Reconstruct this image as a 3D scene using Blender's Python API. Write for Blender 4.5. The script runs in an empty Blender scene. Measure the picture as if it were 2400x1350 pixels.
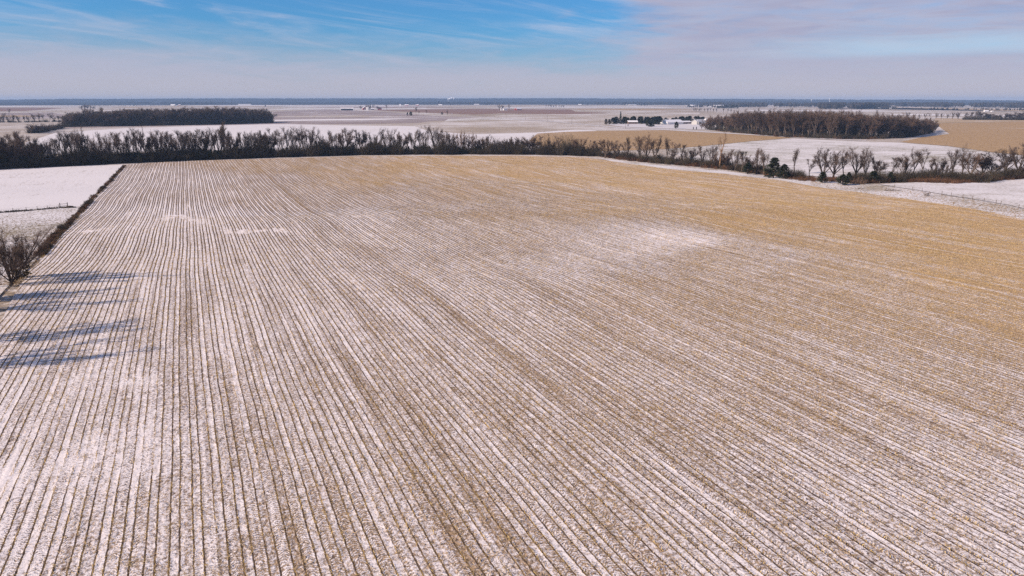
import bpy, bmesh, math, random
import numpy as np
from mathutils import Vector, Matrix

S = bpy.context.scene
COL = S.collection
rnd = random.Random(7)
NR = np.random.default_rng(11)
R = math.radians

# ------------------------------------------------------------------ camera, sky, sun, exposure
CAM_H = 30.0                       # metres above the near part of the field
FPX = 1714.0                       # focal length in pixels of the 2400 px wide photograph
PITCH = math.atan((675 - 236) / FPX)
SP, CP = math.sin(PITCH), math.cos(PITCH)
cam_d = bpy.data.cameras.new('camera')
cam_d.sensor_width = 36.0
cam_d.lens = 36.0 * FPX / 2400
cam_d.clip_start = 0.5
cam_d.clip_end = 60000
cam = bpy.data.objects.new('camera', cam_d)
COL.objects.link(cam)
cam.location = (0, 0, CAM_H)
cam.rotation_euler = (math.pi / 2 - PITCH, 0, 0)
S.camera = cam

SUN_EL, SUN_DIR = R(27), R(21)     # light travels towards SUN_DIR (measured from +X), coming from the left
sun_d = bpy.data.lights.new('sun', 'SUN')
sun_d.energy = 5.0
sun_d.angle = R(0.55)
sun_d.color = (1.0, 0.84, 0.70)
sun = bpy.data.objects.new('sun', sun_d)
COL.objects.link(sun)
ld = Vector((math.cos(SUN_DIR) * math.cos(SUN_EL), math.sin(SUN_DIR) * math.cos(SUN_EL), -math.sin(SUN_EL)))
sun.rotation_euler = ld.to_track_quat('-Z', 'Y').to_euler()
sun.location = (-200, -80, 150)

W = bpy.data.worlds.new('World')
S.world = W
W.use_nodes = True


class N:
    """small node-graph helper"""
    def __init__(s, tree):
        s.t = tree
    def node(s, typ, **kw):
        n = s.t.nodes.new(typ)
        for k, v in kw.items():
            setattr(n, k, v)
        return n
    def put(s, sock, v):
        if isinstance(v, (int, float)):
            sock.default_value = v
        elif isinstance(v, (tuple, list)):
            if len(v) == 3 and sock.type == 'RGBA':
                v = (*v, 1)
            sock.default_value = v
        else:
            s.t.links.new(v, sock)
    def m(s, op, a, b=0.0, c=0.0, clamp=False):
        n = s.node('ShaderNodeMath', operation=op, use_clamp=clamp)
        s.put(n.inputs[0], a); s.put(n.inputs[1], b); s.put(n.inputs[2], c)
        return n.outputs[0]
    def ss(s, v, lo, hi, a=0.0, b=1.0):
        n = s.node('ShaderNodeMapRange', interpolation_type='SMOOTHSTEP')
        s.put(n.inputs[0], v); s.put(n.inputs[1], lo); s.put(n.inputs[2], hi); s.put(n.inputs[3], a); s.put(n.inputs[4], b)
        return n.outputs[0]
    def mix(s, f, a, b, mode='MIX'):
        n = s.node('ShaderNodeMix', data_type='RGBA', blend_type=mode)
        s.put(n.inputs[0], f); s.put(n.inputs[6], a); s.put(n.inputs[7], b)
        return n.outputs[2]
    def vec(s, x, y, z=0.0):
        n = s.node('ShaderNodeCombineXYZ')
        s.put(n.inputs[0], x); s.put(n.inputs[1], y); s.put(n.inputs[2], z)
        return n.outputs[0]
    def xyz(s, v):
        n = s.node('ShaderNodeSeparateXYZ'); s.put(n.inputs[0], v)
        return n.outputs
    def noise(s, v, scale, detail=3.0, rough=0.55, dist=0.0):
        n = s.node('ShaderNodeTexNoise')
        s.put(n.inputs['Vector'], v); n.inputs['Scale'].default_value = scale
        n.inputs['Detail'].default_value = detail; n.inputs['Roughness'].default_value = rough
        n.inputs['Distortion'].default_value = dist
        return n.outputs['Fac']


def build_world():
    t = W.node_tree
    t.nodes.clear()
    g = N(t)
    out = g.node('ShaderNodeOutputWorld'); bg = g.node('ShaderNodeBackground')
    sky = g.node('ShaderNodeTexSky', sky_type='NISHITA')
    sky.sun_disc = False
    sky.sun_elevation = SUN_EL
    sky.sun_rotation = math.pi / 2 - (SUN_DIR + math.pi)     # same direction as the lamp
    sky.altitude = 200; sky.air_density = 1.0; sky.dust_density = 0.4; sky.ozone_density = 2.5
    tc = g.node('ShaderNodeTexCoord')
    x, y, z = g.xyz(tc.outputs['Generated'])
    az = g.m('ARCTAN2', x, y)
    el = g.m('DIVIDE', z, g.m('SQRT', g.m('ADD', g.m('MULTIPLY', x, x), g.m('ADD', g.m('MULTIPLY', y, y), 1e-6))))
    # deep saturated winter blue
    blue = g.mix(1.0, sky.outputs[0], (0.25, 0.57, 0.92), 'MULTIPLY')
    # thin cloud layer seen from below: planar projection, so streaks keep perspective
    zz = g.m('ADD', g.m('MAXIMUM', z, 0.0), 0.035)
    pl = g.vec(g.m('DIVIDE', x, zz), g.m('DIVIDE', y, zz))
    n_wisp = g.noise(g.vec(g.m('ADD', g.m('MULTIPLY', az, 4.2), g.m('MULTIPLY', el, 9.0)), g.m('ADD', g.m('MULTIPLY', el, 34.0), g.m('MULTIPLY', az, 4.0))), 1.0, 7, 0.62, 1.3)
    n_big = g.noise(g.vec(g.m('MULTIPLY', az, 5.0), g.m('MULTIPLY', el, 30.0), 3.7), 1.0, 6, 0.58, 0.25)
    n_soft = g.noise(g.vec(g.m('MULTIPLY', az, 2.2), g.m('MULTIPLY', el, 26.0), 9.1), 1.0, 4, 0.5)
    n_pl = g.noise(pl, 0.35, 5, 0.55, 0.3)
    # cirrus, everywhere, thin
    n_mot = g.noise(g.vec(g.m('MULTIPLY', az, 14.0), g.m('MULTIPLY', el, 85.0), 6.0), 1.0, 7, 0.65, 0.8)
    cir = g.m('MULTIPLY', g.m('MULTIPLY', g.ss(n_wisp, 0.42, 0.78), g.ss(n_mot, 0.30, 0.62, 0.45, 1.0)), 0.58)
    # haze bank hugging the horizon: higher to the left and right, lower in the middle
    top = g.m('ADD', 0.047, g.m('ADD', g.m('MULTIPLY', g.m('SUBTRACT', n_soft, 0.5), 0.05), g.m('MULTIPLY', g.m('SUBTRACT', n_mot, 0.5), 0.045)))
    lft = g.ss(az, -0.22, -0.50)
    top = g.m('ADD', top, g.m('MULTIPLY', lft, 0.012))
    bank = g.ss(g.m('SUBTRACT', top, el), -0.046, 0.030)
    # the broad lavender cloud sheet to the right, breaking up overhead
    edge = g.m('ADD', g.m('SUBTRACT', az, 0.135), g.m('MULTIPLY', g.m('SUBTRACT', n_big, 0.5), 0.42))
    edge = g.m('ADD', edge, g.m('MULTIPLY', g.m('SUBTRACT', 0.085, el), -0.7))
    sheet = g.ss(edge, -0.035, 0.085)
    gap = g.m('ABSOLUTE', g.m('SUBTRACT', el, g.m('ADD', 0.056, g.m('ADD', g.m('MULTIPLY', az, 0.012), g.m('MULTIPLY', g.m('SUBTRACT', n_soft, 0.5), 0.018)))))
    gap = g.m('MULTIPLY', g.ss(gap, 0.017, 0.002), g.ss(g.m('ADD', az, g.m('MULTIPLY', n_big, 0.3)), 0.38, 0.60))
    high = g.ss(el, 0.16, 0.6)
    sheet = g.m('MULTIPLY', sheet, g.m('SUBTRACT', 1.0, g.m('MULTIPLY', high, g.ss(n_pl, 0.60, 0.42))))
    n_tex = g.noise(g.vec(g.m('MULTIPLY', az, 9.0), g.m('MULTIPLY', el, 75.0), 1.3), 1.0, 6, 0.6, 0.6)
    sheet = g.m('MULTIPLY', sheet, g.m('MULTIPLY', g.ss(n_big, 0.20, 0.52, 0.55, 1.0), g.m('MULTIPLY', g.ss(n_tex, 0.25, 0.6, 0.66, 1.0), g.ss(n_mot, 0.3, 0.6, 0.80, 1.0))))
    cloud_hi = g.mix(g.ss(n_tex, 0.35, 0.65), (3.8, 3.55, 4.4), (2.95, 3.05, 4.25))
    cloud_lo = g.mix(g.ss(el, 0.0, 0.05), (4.1, 3.85, 4.35), (3.6, 3.65, 4.6))
    c = g.mix(cir, blue, (4.7, 4.7, 5.6))
    c = g.mix(g.m('MULTIPLY', bank, 0.95), c, cloud_lo)
    c = g.mix(sheet, c, g.mix(bank, cloud_hi, cloud_lo))
    c = g.mix(g.m('MULTIPLY', gap, 0.55), c, (3.7, 5.2, 6.6))
    g.put(bg.inputs[0], c)
    bg.inputs[1].default_value = 0.1
    t.links.new(bg.outputs[0], out.inputs[0])


build_world()
S.view_settings.view_transform = 'Standard'
S.view_settings.look = 'None'
S.view_settings.exposure = 0.40
S.view_settings.gamma = 1.0
S.view_settings.use_curve_mapping = False
S.render.engine = 'CYCLES'
S.cycles.use_denoising = False
S.cycles.max_bounces = 6
S.cycles.volume_bounces = 0
S.cycles.transparent_max_bounces = 8

# ------------------------------------------------------------------ terrain and where things stand
ROW = R(23.5)
DX, DY = -math.sin(ROW), math.cos(ROW)       # along the planted rows
PX_, PY_ = math.cos(ROW), math.sin(ROW)      # across the rows
DROP = 4.5
Z0 = -DROP


def sstep(lo, hi, v):
    t = np.clip((v - lo) / (hi - lo), 0, 1)
    return t * t * (3 - 2 * t)


def terrain(x, y):
    x = np.asarray(x, float); y = np.asarray(y, float)
    a = DX * x + DY * y
    r = PX_ * x + PY_ * y
    d = np.hypot(x, y)
    fade = sstep(70, 150, d) * (1 - sstep(360, 430, d))
    und = 0.34 * np.sin(2 * np.pi * a / 96 + 0.018 * r + 0.4) + 0.15 * np.sin(2 * np.pi * a / 51 - 0.02 * r + 2.0) + 0.22 * np.sin(r / 23 + a / 60)
    return -DROP * sstep(85, 330, a) + fade * und


def ground(px, py, off=0.0):
    """the ground point that stands at this place of the photograph"""
    u, v = px - 1200.0, py - 675.0
    dn = FPX * SP + v * CP
    t = (CAM_H + DROP) / dn
    for _ in range(40):
        z = float(terrain(u * t, (FPX * CP - v * SP) * t))
        t = 0.5 * t + 0.5 * (CAM_H - z) / dn
    X, Y = u * t, (FPX * CP - v * SP) * t
    return Vector((X, Y, float(terrain(X, Y)) + off))


def top_height(P, py):
    v = py - 675.0
    return CAM_H - P.y * (FPX * SP + v * CP) / (FPX * CP - v * SP) - P.z


def metres(P, npx):
    return npx * (P.y * CP - (P.z - CAM_H) * SP) / FPX


def ra(P):
    return (PX_ * P.x + PY_ * P.y, DX * P.x + DY * P.y)


LEFT_PX = [(-420, 1350), (-160, 990), (0, 757), (72, 634), (106, 598), (150, 545), (205, 484), (252, 434)]
def tag(o, label=None, cat=None, group=None, kind=None):
    if label: o['label'] = label
    if cat: o['category'] = cat
    if group: o['group'] = group
    if kind: o['kind'] = kind
    return o


def mesh_from(name, V, F, mats, uv=None, smooth=False, mi=None):
    me = bpy.data.meshes.new(name)
    V = np.asarray(V, np.float32)
    if isinstance(F, np.ndarray):
        n, k = F.shape
        me.vertices.add(len(V)); me.vertices.foreach_set('co', V.ravel())
        me.loops.add(n * k); me.loops.foreach_set('vertex_index', F.astype(np.int32).ravel())
        me.polygons.add(n)
        me.polygons.foreach_set('loop_start', np.arange(0, n * k, k, dtype=np.int32))
        me.polygons.foreach_set('loop_total', np.full(n, k, np.int32))
        if smooth:
            me.polygons.foreach_set('use_smooth', np.ones(n, bool))
        me.update(calc_edges=True)
    else:
        me.from_pydata([tuple(map(float, v)) for v in V], [], F)
        if smooth:
            me.polygons.foreach_set('use_smooth', np.ones(len(me.polygons), bool))
    for m in (mats if isinstance(mats, (list, tuple)) else [mats]):
        me.materials.append(m)
    if mi is not None:
        me.polygons.foreach_set('material_index', np.asarray(mi, np.int32))
    return me


def obj(name, me, parent=None, loc=None, rot=None, scale=None):
    o = bpy.data.objects.new(name, me)
    COL.objects.link(o)
    if parent: o.parent = parent
    if loc is not None: o.location = loc
    if rot is not None: o.rotation_euler = rot
    if scale is not None: o.scale = scale
    return o


# ------------------------------------------------------------------ materials
def new_mat(name):
    m = bpy.data.materials.new(name)
    m.use_nodes = True
    t = m.node_tree
    b = t.nodes['Principled BSDF']
    b.inputs['Specular IOR Level'].default_value = 0.15
    b.inputs['Roughness'].default_value = 0.85
    return m, N(t), b


def mat_bark(name, dark, light, spread=0.35):
    m, g, b = new_mat(name)
    tc = g.node('ShaderNodeTexCoord'); oi = g.node('ShaderNodeObjectInfo')
    n = g.noise(tc.outputs['Object'], 1.7, 4, 0.6)
    c = g.mix(g.ss(n, 0.35, 0.7), dark, light)
    c = g.mix(1.0, c, g.mix(oi.outputs['Random'], (1 - spread,) * 3, (1 + spread, 1 + spread * 0.9, 1 + spread * 0.8)), 'MULTIPLY')
    g.put(b.inputs['Base Color'], c)
    return m


def mat_plain(name, col, var=0.15, scale=0.8, rough=0.8):
    m, g, b = new_mat(name)
    tc = g.node('ShaderNodeTexCoord')
    n = g.noise(tc.outputs['Object'], scale, 4, 0.6)
    lo = tuple(c * (1 - var) for c in col); hi = tuple(min(0.9, c * (1 + var)) for c in col)
    g.put(b.inputs['Base Color'], g.mix(n, lo, hi))
    b.inputs['Roughness'].default_value = rough
    return m


SNOW = (0.72, 0.665, 0.65)


def mat_field(name, crop, snow_amount, dirv=None, soil=None, row=2.2, contrast=0.10, speck=1.0, patch=0.02, snow=SNOW, streak=0.22):
    """crop land or pasture with broken snow: streaks along the working direction, patches, tussocks"""
    m, g, b = new_mat(name)
    geo = g.node('ShaderNodeNewGeometry')
    x, y, z = g.xyz(geo.outputs['Position'])
    dx, dy = dirv or (DX, DY)
    a = g.m('ADD', g.m('MULTIPLY', x, dx), g.m('MULTIPLY', y, dy))
    r = g.m('ADD', g.m('MULTIPLY', x, dy), g.m('MULTIPLY', y, -dx))
    n1 = g.noise(g.vec(x, y), patch, 5, 0.6, 0.4)
    n2 = g.noise(g.vec(g.m('MULTIPLY', a, 0.10), g.m('MULTIPLY', r, 1.0)), 0.45, 4, 0.6)
    n3 = g.noise(g.vec(g.m('MULTIPLY', a, 0.6), r), speck, 4, 0.65)
    v = g.m('ADD', g.m('MULTIPLY', g.m('SUBTRACT', n1, 0.5), 0.9), g.m('ADD', g.m('MULTIPLY', g.m('SUBTRACT', n2, 0.5), streak * 4), g.m('MULTIPLY', g.m('SUBTRACT', n3, 0.5), 1.0)))
    f = g.ss(g.m('ADD', v, snow_amount - 0.5), -contrast, contrast + 0.12)
    soil = soil or tuple(c * 0.4 for c in crop)
    n4 = g.noise(g.vec(x, y, 5.0), 0.9, 4, 0.7)
    base = g.mix(g.ss(n4, 0.35, 0.6), soil, crop)
    g.put(b.inputs['Base Color'], g.mix(f, base, snow))
    bp = g.node('ShaderNodeBump'); bp.inputs['Strength'].default_value = 0.5; bp.inputs['Distance'].default_value = 0.12
    g.put(bp.inputs['Height'], n3)
    g.put(b.inputs['Normal'], bp.outputs[0])
    return m


def mat_stubble_field():
    m, g, b = new_mat('snowy_maize_stubble_ground')
    uv = g.node('ShaderNodeUVMap', uv_map='rows')
    r, a, _ = g.xyz(uv.outputs[0])
    at = g.node('ShaderNodeAttribute', attribute_name='cover')
    cover = at.outputs['Fac']
    PER = 1.524
    jit = g.m('MULTIPLY', g.m('SUBTRACT', g.noise(g.vec(g.m('MULTIPLY', a, 1.3), g.m('MULTIPLY', r, 1.3)), 1.0, 3, 0.6), 0.5), 0.16)
    rr = g.m('ADD', r, jit)
    q = g.m('FRACT', g.m('DIVIDE', rr, PER))
    pair = g.m('FLOOR', g.m('DIVIDE', rr, PER))
    d1 = g.m('ABSOLUTE', g.m('SUBTRACT', q, 0.29)); d2 = g.m('ABSOLUTE', g.m('SUBTRACT', q, 0.71))
    d = g.m('MULTIPLY', g.m('MINIMUM', d1, d2), PER)
    which = g.m('GREATER_THAN', q, 0.5)
    rowid = g.m('ADD', g.m('MULTIPLY', pair, 2.0), which)
    narrow = g.ss(g.m('ABSOLUTE', g.m('SUBTRACT', q, 0.5)), 0.22, 0.18)
    # row-to-row differences, slowly changing along the row
    rown = g.noise(g.vec(g.m('MULTIPLY', rowid, 0.73), g.m('MULTIPLY', a, 0.018), 2.0), 1.0, 3, 0.65)
    gapn = g.noise(g.vec(g.m('MULTIPLY', g.m('ADD', pair, g.m('MULTIPLY', narrow, 0.5)), 0.91), g.m('MULTIPLY', a, 0.014), 7.0), 1.0, 3, 0.7)
    big = g.noise(g.vec(g.m('MULTIPLY', r, 0.05), g.m('MULTIPLY', a, 0.03), 4.0), 1.0, 5, 0.6, 0.5)
    # clods, leaves and residue poking through
    fine = g.noise(g.vec(g.m('MULTIPLY', r, 3.4), g.m('MULTIPLY', a, 3.0)), 1.0, 5, 0.72)
    mid = g.noise(g.vec(g.m('MULTIPLY', r, 1.5), g.m('MULTIPLY', a, 0.8), 5.0), 1.0, 4, 0.62)
    # tyre-lug chevrons pressed in the wide gaps
    off = g.m('ABSOLUTE', g.m('SUBTRACT', g.m('FRACT', g.m('ADD', q, 0.5)), 0.5))
    che = g.m('SINE', g.m('MULTIPLY', g.m('ADD', a, g.m('ADD', g.m('MULTIPLY', off, 0.95), g.m('MULTIPLY', mid, 1.1))), 21.0))
    chm = g.m('MULTIPLY', g.m('SUBTRACT', 1.0, narrow), g.ss(g.noise(g.vec(g.m('MULTIPLY', pair, 0.61), g.m('MULTIPLY', a, 0.012), 11.0), 1.0, 2, 0.5), 0.40, 0.60))
    v = g.m('MULTIPLY', g.m('SUBTRACT', fine, 0.5), g.ss(a, 60, 170, 1.9, 1.15))
    # long thin streaks of blown snow and swept straw between the rows
    comb = g.noise(g.vec(g.m('MULTIPLY', r, 2.3), g.m('MULTIPLY', a, 0.035), 13.0), 1.0, 3, 0.6)
    v = g.m('ADD', v, g.m('MULTIPLY', g.m('SUBTRACT', comb, 0.5), 0.6))
    # wheel tracks, one strong pair and fainter ones a machine's width apart
    rt = ra(ground(950, 650))[0]
    tr = g.m('ABSOLUTE', g.m('SUBTRACT', g.m('FRACT', g.m('ADD', g.m('DIVIDE', g.m('SUBTRACT', r, rt), 18.288), 0.5)), 0.5))
    trm = g.m('MULTIPLY', g.ss(tr, 0.055, 0.03), g.ss(g.m('ABSOLUTE', g.m('SUBTRACT', r, rt)), 3.0, 2.0, 0.03, 0.11))
    v = g.m('SUBTRACT', v, trm)
    v = g.m('ADD', v, g.m('MULTIPLY', g.m('SUBTRACT', mid, 0.5), 0.55))
    v = g.m('ADD', v, g.m('MULTIPLY', g.m('SUBTRACT', gapn, 0.5), g.ss(cover, 0.5, 0.15, 0.55, 1.9)))
    v = g.m('ADD', v, g.m('MULTIPLY', g.m('SUBTRACT', big, 0.5), 0.25))
    v = g.m('ADD', v, g.m('MULTIPLY', g.m('MULTIPLY', che, chm), 0.15))
    v = g.m('ADD', v, g.m('MULTIPLY', narrow, g.m('MULTIPLY', g.m('SUBTRACT', 0.15, g.m('MULTIPLY', g.m('MULTIPLY', g.ss(a, 110, 240), g.ss(r, 130, 50)), 0.32)), g.ss(g.m('ADD', gapn, g.m('MULTIPLY', g.m('SUBTRACT', mid, 0.5), 0.5)), 0.34, 0.66))))
    v = g.m('ADD', v, g.m('ADD', g.m('MULTIPLY', g.m('SUBTRACT', cover, 0.5), 0.62), g.ss(a, 60, 190, 0.03, 0.085)))
    line = g.m('MULTIPLY', g.ss(d, g.ss(a, 60, 230, 0.080, 0.17), g.ss(a, 60, 230, 0.030, 0.08)), g.ss(g.m('ADD', rown, g.m('MULTIPLY', mid, 0.4)), 0.50, 0.72))
    line = g.m('MULTIPLY', line, g.ss(cover, 1.0, 0.72))
    v = g.m('SUBTRACT', v, g.m('MULTIPLY', line, 0.85))
    snow = g.ss(v, -0.17, 0.27)
    # what lies under the snow: straw where the field is bare, darker wet trash where it is white
    n5 = g.noise(g.vec(g.m('MULTIPLY', r, 5.2), g.m('MULTIPLY', a, 2.6), 8.0), 1.0, 4, 0.7)
    n6 = g.noise(g.vec(g.m('MULTIPLY', r, 0.12), g.m('MULTIPLY', a, 0.06), 6.0), 1.0, 4, 0.6)
    straw = g.mix(g.ss(n6, 0.3, 0.7), (0.58, 0.38, 0.16), (0.62, 0.42, 0.24))
    trash = g.mix(g.ss(n5, 0.42, 0.62), (0.095, 0.062, 0.050), (0.50, 0.35, 0.23))
    strawy = g.mix(g.ss(n5, 0.30, 0.52), (0.20, 0.115, 0.055), straw)
    base = g.mix(g.ss(cover, 0.75, 0.10), trash, strawy)
    base = g.mix(g.m('MULTIPLY', line, g.ss(cover, 0.1, 0.5, 0.6, 0.85)), base, (0.055, 0.036, 0.026))
    tint = g.mix(g.noise(g.vec(r, a), 0.4, 3), (0.83, 0.73, 0.70), (0.85, 0.775, 0.735))
    g.put(b.inputs['Base Color'], g.mix(snow, base, tint))
    h = g.m('ADD', g.m('MULTIPLY', fine, 0.6), g.m('ADD', g.m('MULTIPLY', snow, 0.25), g.m('MULTIPLY', g.m('MULTIPLY', che, chm), 0.12)))
    bp = g.node('ShaderNodeBump'); bp.inputs['Strength'].default_value = 0.85; bp.inputs['Distance'].default_value = 0.10
    g.put(bp.inputs['Height'], h)
    g.put(b.inputs['Normal'], bp.outputs[0])
    return m


M = dict(
    stubble=mat_stubble_field(),
    snow=mat_field('snow_over_short_grass', (0.34, 0.27, 0.19), 0.76, patch=0.012, streak=0.10, speck=0.9),
    pasture=mat_field('snow_with_grass_tips', (0.33, 0.265, 0.16), 0.66, speck=1.4, streak=0.06, patch=0.03),
    plain=mat_field('snow_dusted_plain', (0.44, 0.345, 0.25), 0.50, dirv=(0.99, 0.1), patch=0.003, streak=0.3),
    white=mat_field('white_snow_field', (0.40, 0.32, 0.25), 0.82, patch=0.008, streak=0.22),
    grey=mat_field('thin_snow_on_grey_stubble', (0.37, 0.285, 0.265), 0.40, dirv=(0.97, 0.24), streak=0.3, patch=0.006),
    dusted=mat_field('snow_dusted_stubble', (0.46, 0.36, 0.26), 0.50, dirv=(0.99, 0.12), streak=0.3, patch=0.006),
    tan=mat_field('bare_golden_stubble', (0.50, 0.33, 0.17), 0.27, soil=(0.22, 0.135, 0.065), patch=0.01, dirv=(0.99, 0.14), streak=0.2),
    tanlight=mat_field('pale_golden_stubble', (0.52, 0.38, 0.23), 0.36, soil=(0.26, 0.17, 0.10), patch=0.012, dirv=(0.98, -0.2), streak=0.2),
    brown=mat_field('reddish_ploughed_soil', (0.30, 0.18, 0.13), 0.22, soil=(0.17, 0.095, 0.07), patch=0.008, dirv=(0.99, 0.1), streak=0.2),
    winter=mat_field('green_grey_winter_wheat', (0.36, 0.31, 0.22), 0.62, dirv=(0.96, 0.28), patch=0.012, streak=0.35),
    lane=mat_plain('packed_snow', (0.62, 0.57, 0.56), 0.08, 0.3),
    bark=mat_bark('grey_bark', (0.050, 0.038, 0.032), (0.15, 0.115, 0.09)),
    twig=mat_bark('bare_twigs', (0.070, 0.050, 0.042), (0.14, 0.10, 0.08)),
    twig_warm=mat_bark('russet_twigs', (0.085, 0.054, 0.040), (0.16, 0.105, 0.075)),
    bark_pale=mat_bark('weathered_bark', (0.10, 0.062, 0.038), (0.26, 0.165, 0.10)),
    needle=mat_bark('dark_evergreen_needles', (0.016, 0.020, 0.012), (0.045, 0.050, 0.026), 0.3),
    needle_brown=mat_bark('winter_bronzed_needles', (0.045, 0.034, 0.018), (0.10, 0.075, 0.035), 0.3),
    brush=mat_bark('dark_brush', (0.030, 0.026, 0.018), (0.085, 0.066, 0.045), 0.4),
    brush_red=mat_bark('russet_brush', (0.085, 0.042, 0.026), (0.19, 0.105, 0.060), 0.3),
    grass=mat_bark('dry_grass', (0.20, 0.13, 0.06), (0.42, 0.29, 0.14), 0.3),
    stalk=mat_bark('cut_maize_stalks', (0.30, 0.20, 0.07), (0.64, 0.47, 0.19), 0.3),
    leaf=mat_bark('dry_maize_leaves', (0.30, 0.20, 0.10), (0.62, 0.47, 0.28), 0.25),
    farwood=mat_bark('distant_woodland', (0.022, 0.020, 0.020), (0.055, 0.046, 0.042), 0.3),
    wallwhite=mat_plain('white_painted_siding', (0.74, 0.72, 0.70), 0.06, 0.5),
    wallcream=mat_plain('cream_siding', (0.55, 0.52, 0.48), 0.1, 0.5),
    wallgrey=mat_plain('grey_siding', (0.30, 0.29, 0.30), 0.1, 0.5),
    wallbrown=mat_plain('brown_brick_wall', (0.16, 0.10, 0.075), 0.2, 2.0),
    red=mat_plain('barn_red_boards', (0.28, 0.045, 0.04), 0.2, 0.7),
    roofsnow=mat_plain('roof_under_snow', (0.80, 0.77, 0.78), 0.05, 0.3),
    roofdark=mat_plain('dark_shingles', (0.09, 0.08, 0.085), 0.2, 1.0),
    roofgrey=mat_plain('grey_metal_roof', (0.42, 0.41, 0.43), 0.1, 0.4),
    dark=mat_plain('dark_panel_and_bay_shade', (0.02, 0.02, 0.022), 0.2, 1.0),  # doors and windows, and the painted shade of the open barn front
    metal=mat_plain('galvanised_silo', (0.62, 0.61, 0.62), 0.12, 0.6, 0.5),
    wood=mat_plain('weathered_timber', (0.13, 0.10, 0.075), 0.25, 3.0),
    wire=mat_plain('rusty_wire', (0.12, 0.09, 0.07), 0.2, 3.0),
)

# ------------------------------------------------------------------ the ground
def make_ground():
    rad = np.concatenate([np.linspace(6, 120, 30)[:-1], np.geomspace(120, 480, 44)[:-1], np.geomspace(480, 11500, 40)])
    ang = np.concatenate([np.linspace(-42, 42, 130), np.linspace(42, 318, 60)[1:]])
    th = np.radians(90 - ang)
    X = rad[:, None] * np.cos(th)[None]; Y = rad[:, None] * np.sin(th)[None]
    Zt = terrain(X, Y) - 0.03 - 0.17 * (1 - sstep(440, 520, np.hypot(X, Y)))
    V = np.stack([X, Y, Zt], -1).reshape(-1, 3)
    nr, na = X.shape
    i = np.arange(nr - 1)[:, None]; j = np.arange(na - 1)[None]
    F = np.stack([i * na + j, i * na + j + 1, (i + 1) * na + j + 1, (i + 1) * na + j], -1).reshape(-1, 4)[:, ::-1]
    V = np.concatenate([V, [[0, 0, float(terrain(0, 0)) - 0.2]]])
    o = obj('ground', mesh_from('ground', V, F, M['plain'], smooth=True))
    tag(o, kind='structure')


make_ground()


LAYER = [0]


def patch(name, pts, mat, layer=0, conform=False):
    """a field laid on the ground: the polygon's corners are places in the photograph"""
    P = [ground(*p) for p in pts]
    LAYER[0] += 1
    bm = bmesh.new()
    vs = [bm.verts.new((p.x, p.y, 0)) for p in P]
    bm.faces.new(vs)
    if conform:
        xs = [p.x for p in P]; ys = [p.y for p in P]
        step = 6.0
        for k in np.arange(min(xs) + step, max(xs), step):
            gm = bm.verts[:] + bm.edges[:] + bm.faces[:]
            bmesh.ops.bisect_plane(bm, geom=gm, plane_co=(k, 0, 0), plane_no=(1, 0, 0))
        for k in np.arange(min(ys) + step, max(ys), step):
            gm = bm.verts[:] + bm.edges[:] + bm.faces[:]
            bmesh.ops.bisect_plane(bm, geom=gm, plane_co=(0, k, 0), plane_no=(0, 1, 0))
    bmesh.ops.triangulate(bm, faces=bm.faces[:])
    bmesh.ops.recalc_face_normals(bm, faces=bm.faces[:])
    for v in bm.verts:
        v.co.z = float(terrain(v.co.x, v.co.y)) + 0.007 * LAYER[0] - 0.02
    me = bpy.data.meshes.new(name)
    bm.to_mesh(me); bm.free()
    if me.polygons and sum(p.normal.z for p in me.polygons) < 0:
        me.flip_normals()
    me.materials.append(mat)
    return tag(obj(name, me), kind='structure')


# near pastures and banks
patch('snowy_pasture', [(-150, 408), (0, 398.5), (150, 391), (288, 385.5), (250, 432), (200, 478), (188, 486), (100, 491), (0, 498), (-150, 508)], M['snow'], 1, True)
patch('tufted_pasture', [(-150, 508), (0, 498), (100, 491), (188, 486), (140, 540), (92, 598), (62, 632), (-40, 738), (-260, 960), (-500, 900), (-400, 560)], M['pasture'], 1, True)
patch('creek_bank', [(1395, 369), (1450, 376), (1530, 386), (1700, 401), (1860, 415), (1980, 430), (2060, 433), (2150, 446), (2300, 470), (2420, 494), (2560, 525), (2560, 560), (2420, 520), (2280, 490), (2150, 470), (2000, 449), (1850, 426), (1700, 407), (1530, 392), (1430, 377)], M['pasture'], 1, True)
patch('creek_pasture', [(2060, 432), (2150, 427), (2300, 423), (2420, 419), (2600, 440), (2600, 520), (2420, 493), (2300, 469), (2150, 445)], M['pasture'], 0, True)
# the plain beyond the tree line
patch('field', [(60, 334), (128, 312), (300, 300), (640, 290), (800, 294), (1000, 296), (1250, 300), (1400, 306), (1260, 330), (1300, 345), (900, 352), (500, 352), (60, 362)], M['white'], 1)
patch('field', [(150, 300.5), (400, 296.5), (640, 291), (820, 291), (1010, 287.5), (1010, 284), (820, 287), (640, 287.5), (400, 292.5), (150, 296.5)], M['grey'], 2)
patch('field', [(640, 287), (640, 262), (760, 256), (900, 262), (1010, 271), (1140, 277), (1090, 281), (1010, 284), (820, 287.5)], M['grey'], 1)
patch('field', [(1010, 284), (1090, 281), (1140, 277.5), (1260, 284), (1360, 292), (1440, 300), (1330, 305), (1250, 311), (1100, 315), (1000, 306), (960, 291)], M['dusted'], 1)
patch('field', [(1050, 279), (1150, 275.5), (1290, 281), (1120, 281), (1040, 285)], M['winter'], 2)
patch('field', [(1140, 273), (1200, 268), (1420, 267), (1700, 272), (1660, 284), (1420, 279), (1460, 296), (1400, 292), (1290, 283)], M['dusted'], 1)
patch('field', [(860, 258), (960, 256.5), (1100, 255), (1330, 256.5), (1440, 262), (1420, 265), (1330, 268), (1170, 266), (1110, 268.5), (1020, 265)], M['brown'], 2)
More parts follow.
